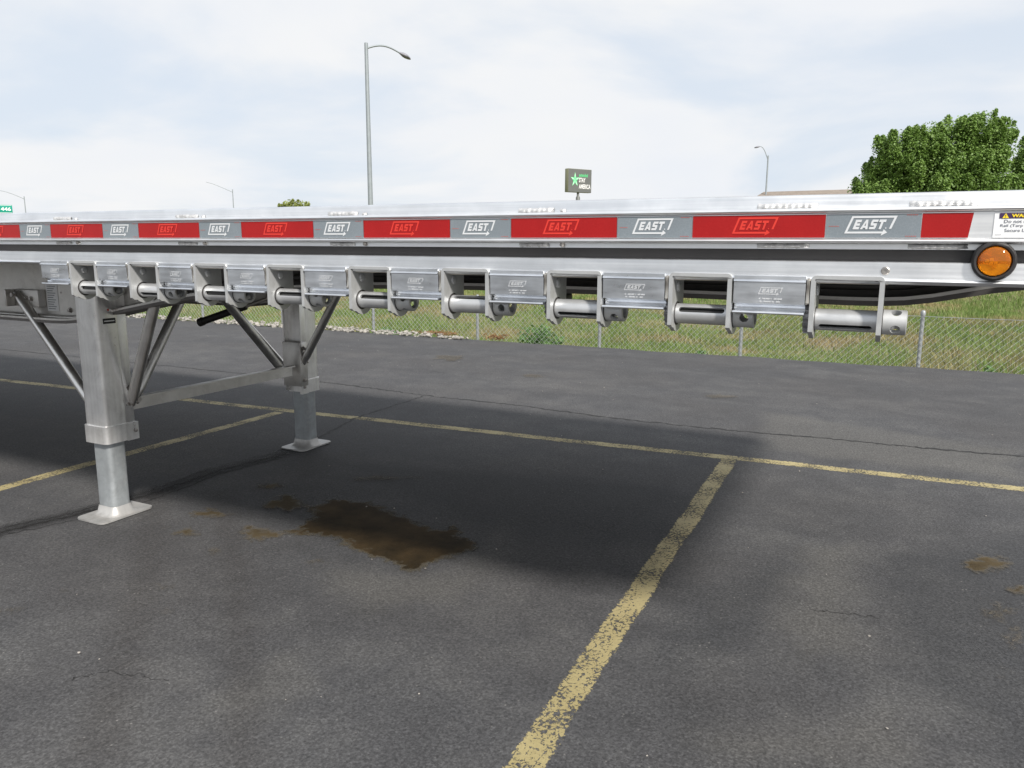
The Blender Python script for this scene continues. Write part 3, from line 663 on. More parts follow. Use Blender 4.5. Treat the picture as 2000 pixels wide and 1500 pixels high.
# big cottonwood behind the right end of the trailer, about 60 m away
D1 = 60.0
bx, by = az(88.2, D1)
lob = [(-4.0, 0, 4.1, 1.5, 1.5), (-3.2, 0.4, 5.3, 1.6, 1.4), (-2.3, -0.4, 6.6, 1.8, 1.7), (-1.2, 0.3, 5.0, 2.2, 2.2), (-0.6, 0, 7.3, 1.7, 1.5), (0.7, 0.2, 7.6, 1.8, 1.5),
       (1.2, -0.6, 5.4, 2.2, 2.2), (2.1, 0.2, 7.9, 1.4, 1.5), (2.9, 0, 6.7, 1.5, 1.9), (-3.2, -0.8, 3.3, 2.0, 1.6), (0.2, -1.2, 3.6, 2.2, 1.7), (2.8, -0.8, 4.2, 1.8, 2.0), (3.6, 0.2, 8.0, 0.7, 0.9), (-4.6, 0.2, 3.2, 1.0, 0.9)]
tree('cottonwood_tree', (bx, by), 7.4, [(a_, b_, c_ * 0.93 - 0.05, d_, e_ * 0.95) for a_, b_, c_, d_, e_ in lob], M_leaf, 0.125, 130, 'big leafy green tree rising behind the right end of the trailer', 'trees beyond the lot', 0.38)
bx, by = az(82.3, 63)
tree('cottonwood_tree', (bx, by), 7.0, [(-0.6, 0, 5.6, 1.9, 1.9), (0.9, 0.4, 6.4, 1.9, 1.7), (-1.3, -0.5, 3.8, 1.7, 1.7), (1.6, 0, 4.2, 2.0, 2.0), (3.0, 0, 5.2, 1.7, 1.8)], M_leaf, 0.125, 120, 'second green tree cut off by the right edge of the picture', 'trees beyond the lot', 0.3)
bx, by = az(132.0, 118)
tree('distant_tree', (bx, by), 6.4, [(-1.5, 0, 4.5, 1.3, 1.1), (0.1, 0, 5.0, 1.5, 1.1), (1.4, 0.9, 4.8, 1.3, 1.1)], M_leaf2, 0.24, 50, 'far yellow green treetop just above the deck left of the tall lamp', 'trees beyond the lot', 0.22)

def weed(px, py, dist_y, h, w, label):
    d = F * 1500.107 + R * (px - 1000) + U * (750 - py); t = dist_y / d.y; x = d.x * t; y = dist_y
    z = float(terrain_z(x, y)); e = empty('weed_bush', (x, y, z)); tag(e, label, 'weed', 'leafy weeds behind the fence')
    mb = MB(); C = []; Rr = []; Ct = []
    for k in range(14):
        a = rng.uniform(0, 2 * PI); r = w * math.sqrt(rng.uniform(0, 1)); tz = h * rng.uniform(0.5, 1.0) * (1 - 0.45 * (r / w) ** 2)
        tip = (r * math.cos(a), r * math.sin(a), tz); mb.tube([(tip[0] * 0.2, tip[1] * 0.2, -0.05), (tip[0] * 0.7, tip[1] * 0.7, tz * 0.55), tip], [0.006, 0.005, 0.003], 5)
        for q in (0.45, 0.75, 1.0): C.append((tip[0] * q, tip[1] * q, tz * q)); Rr.append((w * 0.25, w * 0.25, h * 0.16)); Ct.append(34)
    mb.obj('stem', M_weed, e); leaves('foliage', C, Rr, Ct, 0.055, M_weed, e)
weed(1045, 640, 11.0, 0.62, 0.50, 'broad green weed clump behind the fence, left of the third winch from the amber light')
weed(1900, 668, 10.6, 0.45, 0.34, 'green weed near the right picture edge, right of the last visible fence post')
weed(1385, 655, 10.9, 0.36, 0.34, 'low weed clump behind the fence below the second winch from the amber light')
weed(765, 640, 10.8, 0.42, 0.30, 'small green weed behind the fence near the end of the white rocks')
weed(1715, 700, 10.2, 0.34, 0.40, 'green weed tuft behind the fence under the rightmost winch drum')

# ================================================================== chain link fence
FY = 0.34
def fence_xy(x): return edge_y(x) + FY
FTOP = 0.585
fence = empty('chain_link_fence', (-5, fence_xy(-5), -0.5)); tag(fence, 'low galvanised chain link fence along the far side of the lot', 'fence')
fo = Vector(fence.location)
post = MB(); post.lathe([(0.0, 0), (0.0225, 0), (0.0225, 1.12), (0.027, 1.12), (0.027, 1.145), (0.022, 1.163), (0.012, 1.172), (0.0, 1.174)], (0, 0, 0), (0, 0, 1), 12)
ME_post = post.mesh('post', smooth=40); ME_post.materials.append(M_galv2)
PX = [0.302 + 1.83 * i for i in range(1, 4)] + [0.30, -1.66, -3.49, -5.33, -7.15, -8.98, -10.8, -12.6, -14.5, -16.3, -18.2]
for x in PX:
    o = bpy.data.objects.new('post', ME_post); COL.objects.link(o); o.parent = fence; o.location = Vector((x, fence_xy(x), FTOP - 1.155)) - fo
fx0, fx1 = -18.2, 0.302 + 1.83 * 3; zt, zb = FTOP - 0.05, -0.50
mb = MB(); r = 0.0019; step = 0.072; H = zt - zb
def wire(mb, a, b, r):
    a = Vector(a); b = Vector(b); d = (b - a).normalized(); u = d.cross(Vector((0, 1, 0))).normalized(); w = Vector((0, 1, 0)); k = len(mb.v)
    for p in (a, b):
        for q in (u * r, -u * 0.5 * r + w * 0.87 * r, -u * 0.5 * r - w * 0.87 * r): mb.v.append(tuple(p + q))
    for j in range(3): mb.f.append((k + j, k + (j + 1) % 3, k + 3 + (j + 1) % 3, k + 3 + j))
x = fx0 - H
while x < fx1:
    for sgn in (1, -1):
        xa, xb = (x, x + H) if sgn > 0 else (x + H, x)
        pa = (xa, zb); pb = (xb, zt)
        # clip to the fence run
        def clip(p, q):
            if p[0] < fx0: t = (fx0 - p[0]) / (q[0] - p[0]); p = (fx0, p[1] + (q[1] - p[1]) * t)
            if p[0] > fx1: t = (fx1 - p[0]) / (q[0] - p[0]); p = (fx1, p[1] + (q[1] - p[1]) * t)
            return p
        if max(xa, xb) > fx0 and min(xa, xb) < fx1:
            ca = clip(pa, pb); cbp = clip(pb, pa); off = -0.026 + (0.0025 if sgn > 0 else -0.0025)
            wire(mb, (ca[0] - fo.x, fence_xy(ca[0]) + off - fo.y, ca[1] - fo.z), (cbp[0] - fo.x, fence_xy(cbp[0]) + off - fo.y, cbp[1] - fo.z), r)
    x += step
o = mb.obj('wire_mesh', M_wire, fence); o['kind'] = 'stuff'
mb = MB(); pts = []
for i, x in enumerate(np.linspace(fx0, fx1, 60)): pts.append((x - fo.x, fence_xy(x) - 0.026 - fo.y, zt + 0.003 * math.sin(i * 1.3) - fo.z))
mb.tube(pts, 0.0032, 6); mb.obj('tension_wire', M_galv2, fence)

# dead twigs lying on the lot edge
def twigs(px, py, label, n=46, w=0.22, h=0.09):
    x, y = gpx(px, py); e = MB()
    for k in range(n):
        a = rng.uniform(0, PI); r = rng.uniform(0, w); l = rng.uniform(0.05, 0.16); cx, cy = r * math.cos(a * 2), 0.35 * r * math.sin(a * 2); zz = rng.uniform(0.008, h)
        e.tube([(cx - l / 2 * math.cos(a), cy - l / 2 * math.sin(a), zz), (cx, cy, zz + 0.012), (cx + l / 2 * math.cos(a), cy + l / 2 * math.sin(a), rng.uniform(0.006, h))], [0.004, 0.005, 0.002], 4)
    o = e.obj('dead_twigs', M_dry, None); o.location = (x, y, 0); return tag(o, label, 'twigs', 'dead plant litter on the lot edge')
twigs(972, 666, 'brown dead twigs on the asphalt edge below the fourth winch from the amber light')
twigs(856, 656, 'reddish dry plant litter where the white rocks end', n=70, w=0.42, h=0.06)

# ================================================================== far things
def street_lamp(dist, azim, top_tan, arm_az, label, head=1, armlen=2.3, rise=0.35, r0=0.10, headdrop=0.25, start=0.42):
    x, y = az(azim, dist); z0 = float(terrain_z(x, y)); ztop = CAM_H + dist * top_tan; h = ztop - z0
    e = empty('street_lamp', (x, y, z0)); tag(e, label, 'street lamp', 'street lamps beyond the lot')
    mb = MB(); mb.lathe([(0.0, 0), (0.24, 0), (0.24, 0.06), (r0, 0.08), (r0 * 0.62, h), (0.0, h + 0.03)], (0, 0, 0), (0, 0, 1), 14); mb.obj('pole', M_lamp, e, smooth=40)
    a = math.radians(arm_az); dx, dy = math.cos(a), math.sin(a)
    pts = []
    for i in range(15):
        t = i / 14; pts.append((dx * armlen * t, dy * armlen * t, h - start + rise * math.sin(PI * min(1, t * 1.0)) * 1.0 - (headdrop * t * t if headdrop > 0 else headdrop * math.sin(PI / 2 * t))))
    mb = MB(); mb.tube(pts, [0.045 - 0.012 * i / 14 for i in range(15)], 8); mb.box(-0.05 + dx * 0.02, 0.05 + dx * 0.02, -0.05, 0.05, h - start - 0.12, h - start + 0.12); mb.obj('arm', M_lamp, e, smooth=50)
    # cobra head
    if head:
        end = Vector(pts[-1]); d = (Vector(pts[-1]) - Vector(pts[-2])).normalized(); side = Vector((-dy, dx, 0)); up = side.cross(d) * -1
        if up.z < 0: up = -up
        secs = [(0, 0.05, 0.05), (0.10, 0.09, 0.08), (0.22, 0.16, 0.11), (0.36, 0.17, 0.10), (0.50, 0.11, 0.06), (0.57, 0.02, 0.02)]
        mb = MB(); k = 0; seg = 10
        for s_, w_, t_ in secs:
            c = end + d * (s_ - 0.03)
            for j in range(seg):
                q = 2 * PI * j / seg; mb.v.append(tuple(c + side * (w_ * math.cos(q)) + up * (t_ * math.sin(q) * (1.0 if math.sin(q) > 0 else 0.7))))
        for i in range(len(secs) - 1):
            for j in range(seg): mb.f.append((i * seg + j, i * seg + (j + 1) % seg, (i + 1) * seg + (j + 1) % seg, (i + 1) * seg + j))
        mb.f.append(tuple(range(seg))); mb.f.append(tuple((len(secs) - 1) * seg + j for j in range(seg)))
        mb.obj('lamp_head', M_lampd, e, smooth=60)
    return e
street_lamp(36, 126.6, 0.2385, 55, 'tall grey street lamp with curved arm standing behind the trailer', armlen=1.55, rise=0.20, headdrop=0.02, r0=0.125, start=0.22)
street_lamp(136, 135.9, 0.0634, 218, 'small far street lamp left of the treetop, arm pointing left', armlen=4.0, rise=-0.2, headdrop=-1.5, head=0)
street_lamp(150, 148.15, 0.0490, 232, 'far street lamp with a long arm at the left picture edge', armlen=6.5, rise=0.6, headdrop=-0.9, head=0)
street_lamp(84, 98.6, 0.1060, 200, 'slim street lamp standing before the brown roof', armlen=0.9, rise=0.1, headdrop=-1.3, r0=0.11)

# hotel pylon sign
sx, sy = az(111.65, 90); sz0 = float(terrain_z(sx, sy)); sg = empty('pylon_sign', (sx, sy, sz0)); tag(sg, 'grey box sign on a pole with green star and white lettering', 'sign')
zb_, zt_ = CAM_H + 90 * 0.0650 - sz0, CAM_H + 90 * 0.0935 - sz0
W2, TH = 1.66, 0.62
rot = math.radians(111.65 - 90 + 38)     # sign face turned away from the viewer
box = MB().box(-W2, W2, -TH / 2, TH / 2, zb_, zt_).obj('cabinet', M_signolive, sg, bevel=0.03)
box.rotation_euler = (0, 0, rot)
fc = MB().box(-W2 + 0.02, W2 - 0.02, -TH / 2 - 0.02, -TH / 2 + 0.01, zb_ + 0.03, zt_ - 0.03).obj('face_panel', M_signgrey, sg); fc.rotation_euler = (0, 0, rot)
zc = (zb_ + zt_) / 2; hh = zt_ - zb_
star = []
for i in range(10):
    a = PI / 2 + i * PI / 5; r_ = 0.80 if i % 2 == 0 else 0.30; star.append((r_ * math.cos(a) * 0.80, 0, r_ * math.sin(a) * 1.05))
mb = MB(); mb.quadmesh([(-0.72 + p[0], -TH / 2 - 0.032, zc + 0.08 + p[2]) for p in star] + [(-0.72, -TH / 2 - 0.032, zc + 0.08)], [(10, (i + 1) % 10, i) for i in range(10)])
o = mb.obj('star_emblem', M_signgreen, sg); o.rotation_euler = (0, 0, rot)
mb = MB()
for i in range(0, 10, 2):
    p = star[i]; q = star[(i + 1) % 10]; u = star[(i - 1) % 10]
    mb.quadmesh([(-0.72 + p[0] * 0.96, -TH / 2 - 0.04, zc + 0.08 + p[2] * 0.96), (-0.72 + (q[0] + p[0]) * 0.45, -TH / 2 - 0.04, zc + 0.08 + (q[2] + p[2]) * 0.45), (-0.72, -TH / 2 - 0.04, zc + 0.08), (-0.72 + (u[0] + p[0]) * 0.45, -TH / 2 - 0.04, zc + 0.08 + (u[2] + p[2]) * 0.45)], [(0, 1, 2, 3)])
o = mb.obj('star_highlight', M_signgreen2, sg); o.rotation_euler = (0, 0, rot)
for s_, zz, hgt, wid, mt, x0 in (('extended', zc + 0.62, 0.40, 1.25, M_signgreen, -0.16), ('STAY', zc + 0.08, 0.50, 0.92, M_signwhite, -0.16), ('AMERICA', zc - 0.62, 0.50, 1.66, M_signwhite, -0.16)):
    tp = text_poly(s_, hgt, bold=0.02, width=wid, align='LEFT'); o = add('lettering', flat_mesh([shift(tp, x0, zz, -TH / 2 - 0.034)]), mt, sg); o.rotation_euler = (0, 0, rot)
mb = MB(); mb.lathe([(0.0, 0), (0.34, 0), (0.34, 0.4), (0.24, 0.4), (0.24, zb_ - 0.55), (0.16, zb_ - 0.40), (0.14, zb_ - 0.36), (0.14, zb_ + 0.05)], (0, 0, 0), (0, 0, 1), 14); mb.obj('pole', M_signgrey, sg, smooth=40)

# green road sign at the left edge
gx_, gy_ = az(149.55, 62); gz0 = float(terrain_z(gx_, gy_)); gs = empty('road_sign', (gx_, gy_, gz0)); tag(gs, 'green road sign with white numbers 446 at the left edge', 'sign')
rotg = math.radians(149.55 - 90); zg = CAM_H + 62 * 0.0352 - gz0
o = MB().box(-1.5, 0.78, -0.02, 0.02, zg - 0.27, zg + 0.27).obj('panel', M_roadgreen, gs, bevel=0.01); o.rotation_euler = (0, 0, rotg)
b_ = [rect(-1.46, 0.745, zg - 0.245, zg - 0.225), rect(-1.46, 0.745, zg + 0.225, zg + 0.245)]
o = add('border', flat_mesh([shift(b, 0, 0, -0.024) for b in b_]), M_signwhite, gs); o.rotation_euler = (0, 0, rotg)
tp = text_poly('Y 446', 0.24, bold=0.025, width=0.92, align='LEFT'); o = add('lettering', flat_mesh([shift(tp, -0.22, zg, -0.026)]), M_signwhite, gs); o.rotation_euler = (0, 0, rotg)
o = MB().tube([(-1.2, 0.05, -0.1), (-1.2, 0.05, zg + 0.4)], 0.05, 8).obj('post', M_lamp, gs); o.rotation_euler = (0, 0, rotg)

# long building with a brown hipped roof
Lp = Vector(az(98.75, 85)); Rp = Vector((13.0, 82.6)); rd = (Rp - Lp).normalized(); rn = Vector((-rd.y, rd.x)); zr = CAM_H + 0.0640 * 85
bz0 = float(terrain_z(0, 85)); bld = empty('motel_building', ((Lp.x + Rp.x) / 2, (Lp.y + Rp.y) / 2, bz0)); tag(bld, 'long low building whose brown roof shows above the deck', 'building')
bo = Vector(bld.location)
def BP(u, v, z): q = Lp + rd * u + rn * v; return (q.x - bo.x, q.y - bo.y, z - bo.z)
LN = (Rp - Lp).length; ez = zr - 2.1
mb = MB(); e0 = [BP(-1.6, -6, ez), BP(LN + 1.6, -6, ez), BP(LN + 1.6, 6, ez), BP(-1.6, 6, ez), BP(0, 0, zr), BP(LN, 0, zr)]
mb.quadmesh(e0, [(0, 1, 5, 4), (2, 3, 4, 5), (3, 0, 4), (1, 2, 5), (0, 3, 2, 1)]); mb.obj('roof', M_roof, bld)
mb = MB(); c4 = [(-1, -5.4), (LN + 1, -5.4), (LN + 1, 5.4), (-1, 5.4)]
mb.quadmesh([BP(u, v, bz0 - 0.3) for u, v in c4] + [BP(u, v, ez) for u, v in c4], [(0, 1, 5, 4), (1, 2, 6, 5), (2, 3, 7, 6), (3, 0, 4, 7)]); mb.obj('wall', M_stucco, bld)
for i in range(8):
    u = 1.2 + i * (LN - 2.4) / 7; zz = bz0 + 1.2
    mb = MB(); mb.quadmesh([BP(u - 0.6, -5.43, zz), BP(u + 0.6, -5.43, zz), BP(u + 0.6, -5.43, zz + 1.2), BP(u - 0.6, -5.43, zz + 1.2)], [(0, 1, 2, 3)]); mb.obj('window', M_glass, bld)

# ================================================================== TRAILER
D = 1.7642; YC = 3.059; X0, X1 = -9.0, 0.42
trailer = empty('flatbed_trailer', (-3.3, YC, 0)); tag(trailer, 'aluminium flatbed trailer with red and silver reflective tape on landing legs', 'trailer')
TO = Vector(trailer.location)
class TB(MB):
    def obj(s, name, mat, parent=None, **k):
        o = MB.obj(s, name, mat, parent or trailer, **k)
        if parent is None: o.data.transform(Matrix.Translation(-TO))
        return o
def local(o):           # mesh given in world coordinates -> child of the trailer
    o.data.transform(Matrix.Translation(-TO)); return o
def ext(poly, name, mat, x0=X0, x1=X1, **k): return TB().prism(poly, x0, x1, 'x').obj(name, mat, **k)

def mirror(poly): return [(2 * YC - y, z) for y, z in poly]
edge_poly = [(D + 0.020, 1.366), (D + 0.020, 1.404), (D + 0.022, 1.409), (D + 0.027, 1.4115), (D + 0.12, 1.4115), (D + 0.12, 1.366)]
rub_poly = [(D + 0.001, 1.3205), (D + 0.001, 1.3685)]
def bead(z0, z1, out, n=6):
    zc, r_ = (z0 + z1) / 2, (z1 - z0) / 2
    return [(D + 0.002 - out * math.cos(a), zc + r_ * math.sin(a)) for a in [(-PI / 2 + PI * i / n) for i in range(n + 1)]]
rub_poly = [(D + 0.018, 1.3095)] + bead(1.3095, 1.3195, 0.009) + [(D + 0.001, 1.3200), (D + 0.001, 1.3705)] + bead(1.3710, 1.3825, 0.009) + [(D + 0.018, 1.3825)]
low_poly = [(D + 0.020, 1.2975), (D + 0.020, 1.3090), (D + 0.12, 1.3090), (D + 0.12, 1.2975)]
gap_poly = [(D + 0.030, 1.2725), (D + 0.030, 1.2970), (D + 0.115, 1.2970), (D + 0.115, 1.2725)]
side_poly = [(D + 0.012, 1.2265), (D + 0.004, 1.2275), (D - 0.003, 1.2310), (D - 0.005, 1.2340), (D - 0.003, 1.2375), (D + 0.002, 1.2385), (D + 0.003, 1.2715), (D + 0.006, 1.2730), (D + 0.04, 1.2730), (D + 0.04, 1.2720), (D + 0.013, 1.2700)]
side_poly = side_poly[:-3] + [(D + 0.029, 1.2730), (D + 0.029, 1.2265)]
for nm, pl, mt in (('deck_edge', edge_poly, M_rail), ('rub_rail', rub_poly, M_rub), ('rail_web', low_poly, M_rail), ('groove_band', gap_poly, M_gap), ('side_rail', side_poly, M_rail)):
    ext(pl, nm, mt, smooth=35); ext(mirror(pl), nm, mt, smooth=35)
# deck boards, cross members, head plate
nb = 9; w0 = D + 0.125; w1 = 2 * YC - D - 0.125; bw = (w1 - w0) / nb
for i in range(nb): TB().box(X0, X1 - 0.055, w0 + i * bw + 0.002, w0 + (i + 1) * bw - 0.002, 1.372, 1.408).obj('deck_plank', M_deck)
TB().box(X1 - 0.05, X1, D + 0.03, 2 * YC - D - 0.03, 1.215, 1.365).obj('head_plate', M_rail)
for i in range(26):
    x = X1 - 0.25 - i * 0.36
    TB().box(x - 0.03, x + 0.03, D + 0.04, 2 * YC - D - 0.04, 1.262, 1.2715).box(x - 0.004, x + 0.004, D + 0.125, 2 * YC - D - 0.125, 1.2720, 1.371).obj('cross_member', M_dark)
# main beams with the tapered gooseneck
bot = [(-9.0, 0.92), (-3.62, 0.92), (-3.45, 0.94), (-3.243, 0.985), (-2.78, 1.068), (-2.3, 1.115), (-1.85, 1.145), (-1.3, 1.155), (-0.55, 1.152), (-0.06, 1.146), (0.045, 1.148), (0.13, 1.168), (0.213, 1.193), (0.30, 1.203), (X1 - 0.05, 1.21)]
def dens(b):
    out = []
    xs_ = [p[0] for p in b]; zs_ = [p[1] for p in b]
    t = np.concatenate([np.linspace(-9, -3.7, 6), np.linspace(-3.6, X1 - 0.06, 60)])
    z = np.interp(t, xs_, zs_); 
    for _ in range(2): z[1:-1] = (z[:-2] + z[1:-1] * 2 + z[2:]) / 4
    return list(zip(t, z))
BD = dens(bot)
def ribbon(y0, y1, off0, off1):
    """strip that follows the lower edge of the beam"""
    mb = TB(); n = len(BD); vs = []
    for x, z in BD: vs += [(x, y0, z + off0), (x, y1, z + off0), (x, y1, z + off1), (x, y0, z + off1)]
    fs = []
    for i in range(n - 1):
        for j in range(4): a = 4 * i + j; b = 4 * i + (j + 1) % 4; fs.append((a, b, b + 4, a + 4))
    fs += [(0, 1, 2, 3), (4 * n - 4, 4 * n - 3, 4 * n - 2, 4 * n - 1)]
    return mb.quadmesh(vs, fs)
for sgn, yw in ((1, 2.45), (-1, 2 * YC - 2.45)):
    split = next(i for i, p in enumerate(BD) if p[0] > -3.16)
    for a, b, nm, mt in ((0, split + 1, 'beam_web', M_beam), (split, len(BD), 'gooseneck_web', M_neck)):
        pl = BD[a:b]; poly = [(x, z + 0.006) for x, z in pl] + [(pl[-1][0], 1.2605), (pl[0][0], 1.2605)]
        y0 = yw - 0.006; TB().prism(poly, y0, y0 + 0.012, 'y').obj(nm, mt)
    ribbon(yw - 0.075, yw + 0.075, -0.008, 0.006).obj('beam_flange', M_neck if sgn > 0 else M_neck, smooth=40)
    ribbon(yw - 0.076, yw - 0.064, 0.0065, 0.016).obj('flange_lip', M_beam, smooth=40)
    mb = TB(); mb.tube([(x, yw - sgn * 0.045, z + 0.046) for x, z in BD if x > -3.0], 0.012, 8); mb.obj('air_line', M_hose, smooth=60)
    mb = TB(); mb.tube([(x, yw - sgn * 0.030, z + 0.018) for x, z in BD if x < -2.6], 0.011, 8); mb.obj('conduit', M_beam, smooth=60)
for x in (-0.20, -0.55, -0.9): TB().lathe([(0, 0), (0.011, 0), (0.011, 0.008), (0.0, 0.010)], (x, 2.443, 1.215), (0, -1, 0), 10).obj('rivet', M_bolt)
TB().box(-1.10, -0.98, 2.36, 2.44, 1.120, 1.143).obj('beam_lamp', M_blackp, bevel=0.006)

# reflective tape: red 28 cm, silver 18 cm
TX = 0.036; PER = 0.4572; RL = 0.2794
def tape(x0, x1, mat, nm, logo, parent=None, skew=0.0):
    y = D - 0.0006; o = TB().quadmesh([(x0, y, 1.3213), (x1 - skew, y, 1.3213), (x1, y, 1.3690), (x0, y, 1.3690)], [(0, 1, 2, 3)]).obj(nm, mat)
    if logo is not None:
        c = (x0 + x1) / 2; l = bpy.data.objects.new('logo', logo); COL.objects.link(l); l.parent = o
        l.location = Vector((c - 0.004, y - 0.0008, 1.3455)) - TO
    if nm == 'silver_tape':
        parts = []
        for xa, za in ((x0 + 0.006, 1.344), (x1 - 0.026, 1.3655), (x1 - 0.026, 1.3235)):
            for i in range(6): parts.append(shift(rect(0, 0.0020, 0, 0.0013), xa + i * 0.0034, za, y - 0.0007))
        q = add('fine_print', flat_mesh(parts), M_redmark, o); q.data.transform(Matrix.Translation(-TO))
    return o
for n in range(-6, 6):
    xs0 = TX + PER * (n - 6)
    tape(xs0, xs0 + RL - 0.0012, M_red, 'red_tape', ME_logo_r)
    tape(xs0 + RL, xs0 + PER - 0.0012, M_grey, 'silver_tape', ME_logo)
tape(TX, TX + 0.088, M_red, 'red_tape', None, skew=0.006)

# weld beads where the rub rail is joined
def weld(x0, x1, z0, z1, y, seed):
    r_ = random.Random(seed); nx_, nz_ = max(6, int((x1 - x0) / 0.004)), 6; vs = []; fs = []
    for i in range(nx_ + 1):
        for j in range(nz_ + 1):
            u, v = i / nx_, j / nz_; e = min(1.0, min(u, 1 - u) * nx_ / 3.0)
            bul = math.sin(PI * v) ** 0.6 * (0.35 + 0.65 * e)
            vs.append((x0 + (x1 - x0) * u + r_.uniform(-.001, .001), y - 0.009 * bul * (1 + 0.22 * math.sin(i * 1.9)) + r_.uniform(-.0006, .0006), z0 + (z1 - z0) * v + r_.uniform(-.0008, .0008) * (1 if 0 < j < nz_ else 1.6)))
    for i in range(nx_):
        for j in range(nz_): a = i * (nz_ + 1) + j; fs.append((a, a + nz_ + 1, a + nz_ + 2, a + 1))
    TB().quadmesh(vs, fs).obj('weld_bead', M_weld, smooth=180)
WX = [(0.0115, 0.133), (-0.286, -0.162), (-0.868, -0.770), (-1.475, -1.370), (-2.095, -1.995), (-2.715, -2.615), (-3.33, -3.23), (-3.95, -3.85)]
for i, (a, b) in enumerate(WX):
    weld(a, b, 1.3815, 1.3945, D + 0.021, i); weld(a + 0.004, b - 0.012, 1.2985, 1.3102, D + 0.021, 40 + i)
    if i > 1:
        weld(b + 0.016, b + 0.031, 1.3815, 1.391, D + 0.021, 80 + i)
        TB().lathe([(0.0, 0), (0.006, 0), (0.006, 0.006), (0.003, 0.009), (0, 0.009)], (b + 0.024, D + 0.020, 1.3045), (0, -1, 0), 8).obj('rivet', M_bolt)
# dark scuffs are real lumps of sealant on the rub rail
# round rivet on the side rail
TB().lathe([(0.0, 0), (0.0085, 0), (0.0085, 0.002), (0.0065, 0.0035), (0.003, 0.0035), (0.003, 0.0015), (0, 0.0015)], (-0.022, D + 0.0025, 1.2545), (0, -1, 0), 18).obj('rivet', M_bolt, smooth=30)

# amber marker light: grommet, lens, inner reflector
LX, LZ = 0.166, 1.2765
lamp = TB().lathe([(0.0280, -0.03), (0.0380, -0.03), (0.0380, 0.002), (0.0368, 0.006), (0.0340, 0.0085), (0.0305, 0.008), (0.0290, 0.005), (0.0280, 0.003), (0.0280, -0.03)], (LX, D - 0.004, LZ), (0, -1, 0), 40).obj('marker_light', M_black, smooth=50)
lamp['label'] = 'round amber marker light in a black rubber grommet'
def lpart(mb, nm, mt, **k): o = MB.obj(mb, nm, mt, lamp, **k); o.data.transform(Matrix.Translation(-TO)); return o
lens = MB().lathe([(0.0278, -0.006), (0.0278, 0.006), (0.0262, 0.0100), (0.021, 0.0125), (0.013, 0.0140), (0.006, 0.0147), (0, 0.0149)], (LX, D - 0.004, LZ), (0, -1, 0), 36)
lpart(lens, 'lens', M_amber, smooth=60)
refl = MB().lathe([(0.0274, -0.004), (0.022, -0.008), (0.010, -0.011), (0.0, -0.012)], (LX, D - 0.004, LZ), (0, -1, 0), 24)
lpart(refl, 'reflector', M_amberin, smooth=60)
mb = MB()
for i, (dx, dz) in enumerate(((-0.011, 0.001), (-0.005, -0.004), (0.001, -0.009), (-0.004, 0.003), (0.003, -0.003))):
    mb.box(LX + dx - 0.0034, LX + dx + 0.0030, D - 0.006, D - 0.002, LZ + dz - 0.0035, LZ + dz + 0.0030)
lpart(mb, 'led_chip', M_yel)

# warning decal
wl = TB().quadmesh([(0.159, D - 0.0006, 1.3215), (0.305, D - 0.0006, 1.3215), (0.305, D - 0.0006, 1.3695), (0.159, D - 0.0006, 1.3695)], [(0, 1, 2, 3)]).obj('warning_label', M_white)
wl['label'] = 'white warning label with purple and yellow header'
def wpart(parts, nm, mt, dy=0.0014):
    o = add(nm, flat_mesh([shift(p, 0, 0, D - dy) for p in parts]), mt, wl); o.data.transform(Matrix.Translation(-TO))
wpart([rect(0.167, 0.298, 1.3575, 1.3675)], 'header', M_inkdk)
wpart([shift(text_poly('WARNING', 0.0066, bold=0.04, width=0.052, align='LEFT'), 0.1865, 1.3625), ([(0.1715, 0, 1.3580), (0.1822, 0, 1.3580), (0.1768, 0, 1.3672)], [(0, 1, 2)])], 'lettering', M_yel, 0.0022)
wpart([shift(text_poly('!', 0.0052, bold=0.02), 0.1768, 1.3618)], 'exclamation_mark', M_inkdk, 0.0028)
wpart([shift(text_poly('Do not use Rub', 0.0062, bold=0.008, width=0.0635, align='LEFT'), 0.1755, 1.3520), shift(text_poly('Rail (Tarp Bar) to', 0.0070, bold=0.008, width=0.0665, align='LEFT'), 0.170, 1.3435), shift(text_poly('Secure Loads', 0.0062, bold=0.008, width=0.050, align='LEFT'), 0.1775, 1.3352), rect(0.162, 0.173, 1.3265, 1.3272)], 'lettering', M_ink)

# track covers between the winches
WP = [-0.162 - 0.3062 * i for i in range(9)]       # left arm of each winch, right to left
cov_poly = [(D + 0.004, 1.2262), (D - 0.002, 1.2245), (D - 0.002, 1.2225)]
cov = [(D - 0.0065, 1.2400), (D - 0.0085, 1.2395), (D - 0.0085, 1.2312), (D - 0.0120, 1.2300), (D - 0.0125, 1.2272), (D - 0.0085, 1.2250), (D - 0.0070, 1.1790), (D + 0.004, 1.1775), (D + 0.010, 1.1745), (D + 0.012, 1.1700), (D + 0.010, 1.1655), (D + 0.004, 1.1630), (D - 0.011, 1.1620), (D - 0.012, 1.1590), (D - 0.010, 1.1565), (D + 0.020, 1.1565), (D + 0.020, 1.2262)]
cov = cov[:-2] + [(D + 0.016, 1.1565), (D + 0.016, 1.2255), (D - 0.0065, 1.2255)]
for i, wx in enumerate(WP):
    a, b = wx - 0.160, wx - 0.010
    o = TB().prism(cov, a, b, 'x').obj('track_cover', M_cover, smooth=35)
    l = bpy.data.objects.new('embossed_mark', ME_logo_e); COL.objects.link(l); l.parent = o; l.location = Vector(((a + b) / 2 + 0.003, D - 0.0095, 1.2065)) - TO

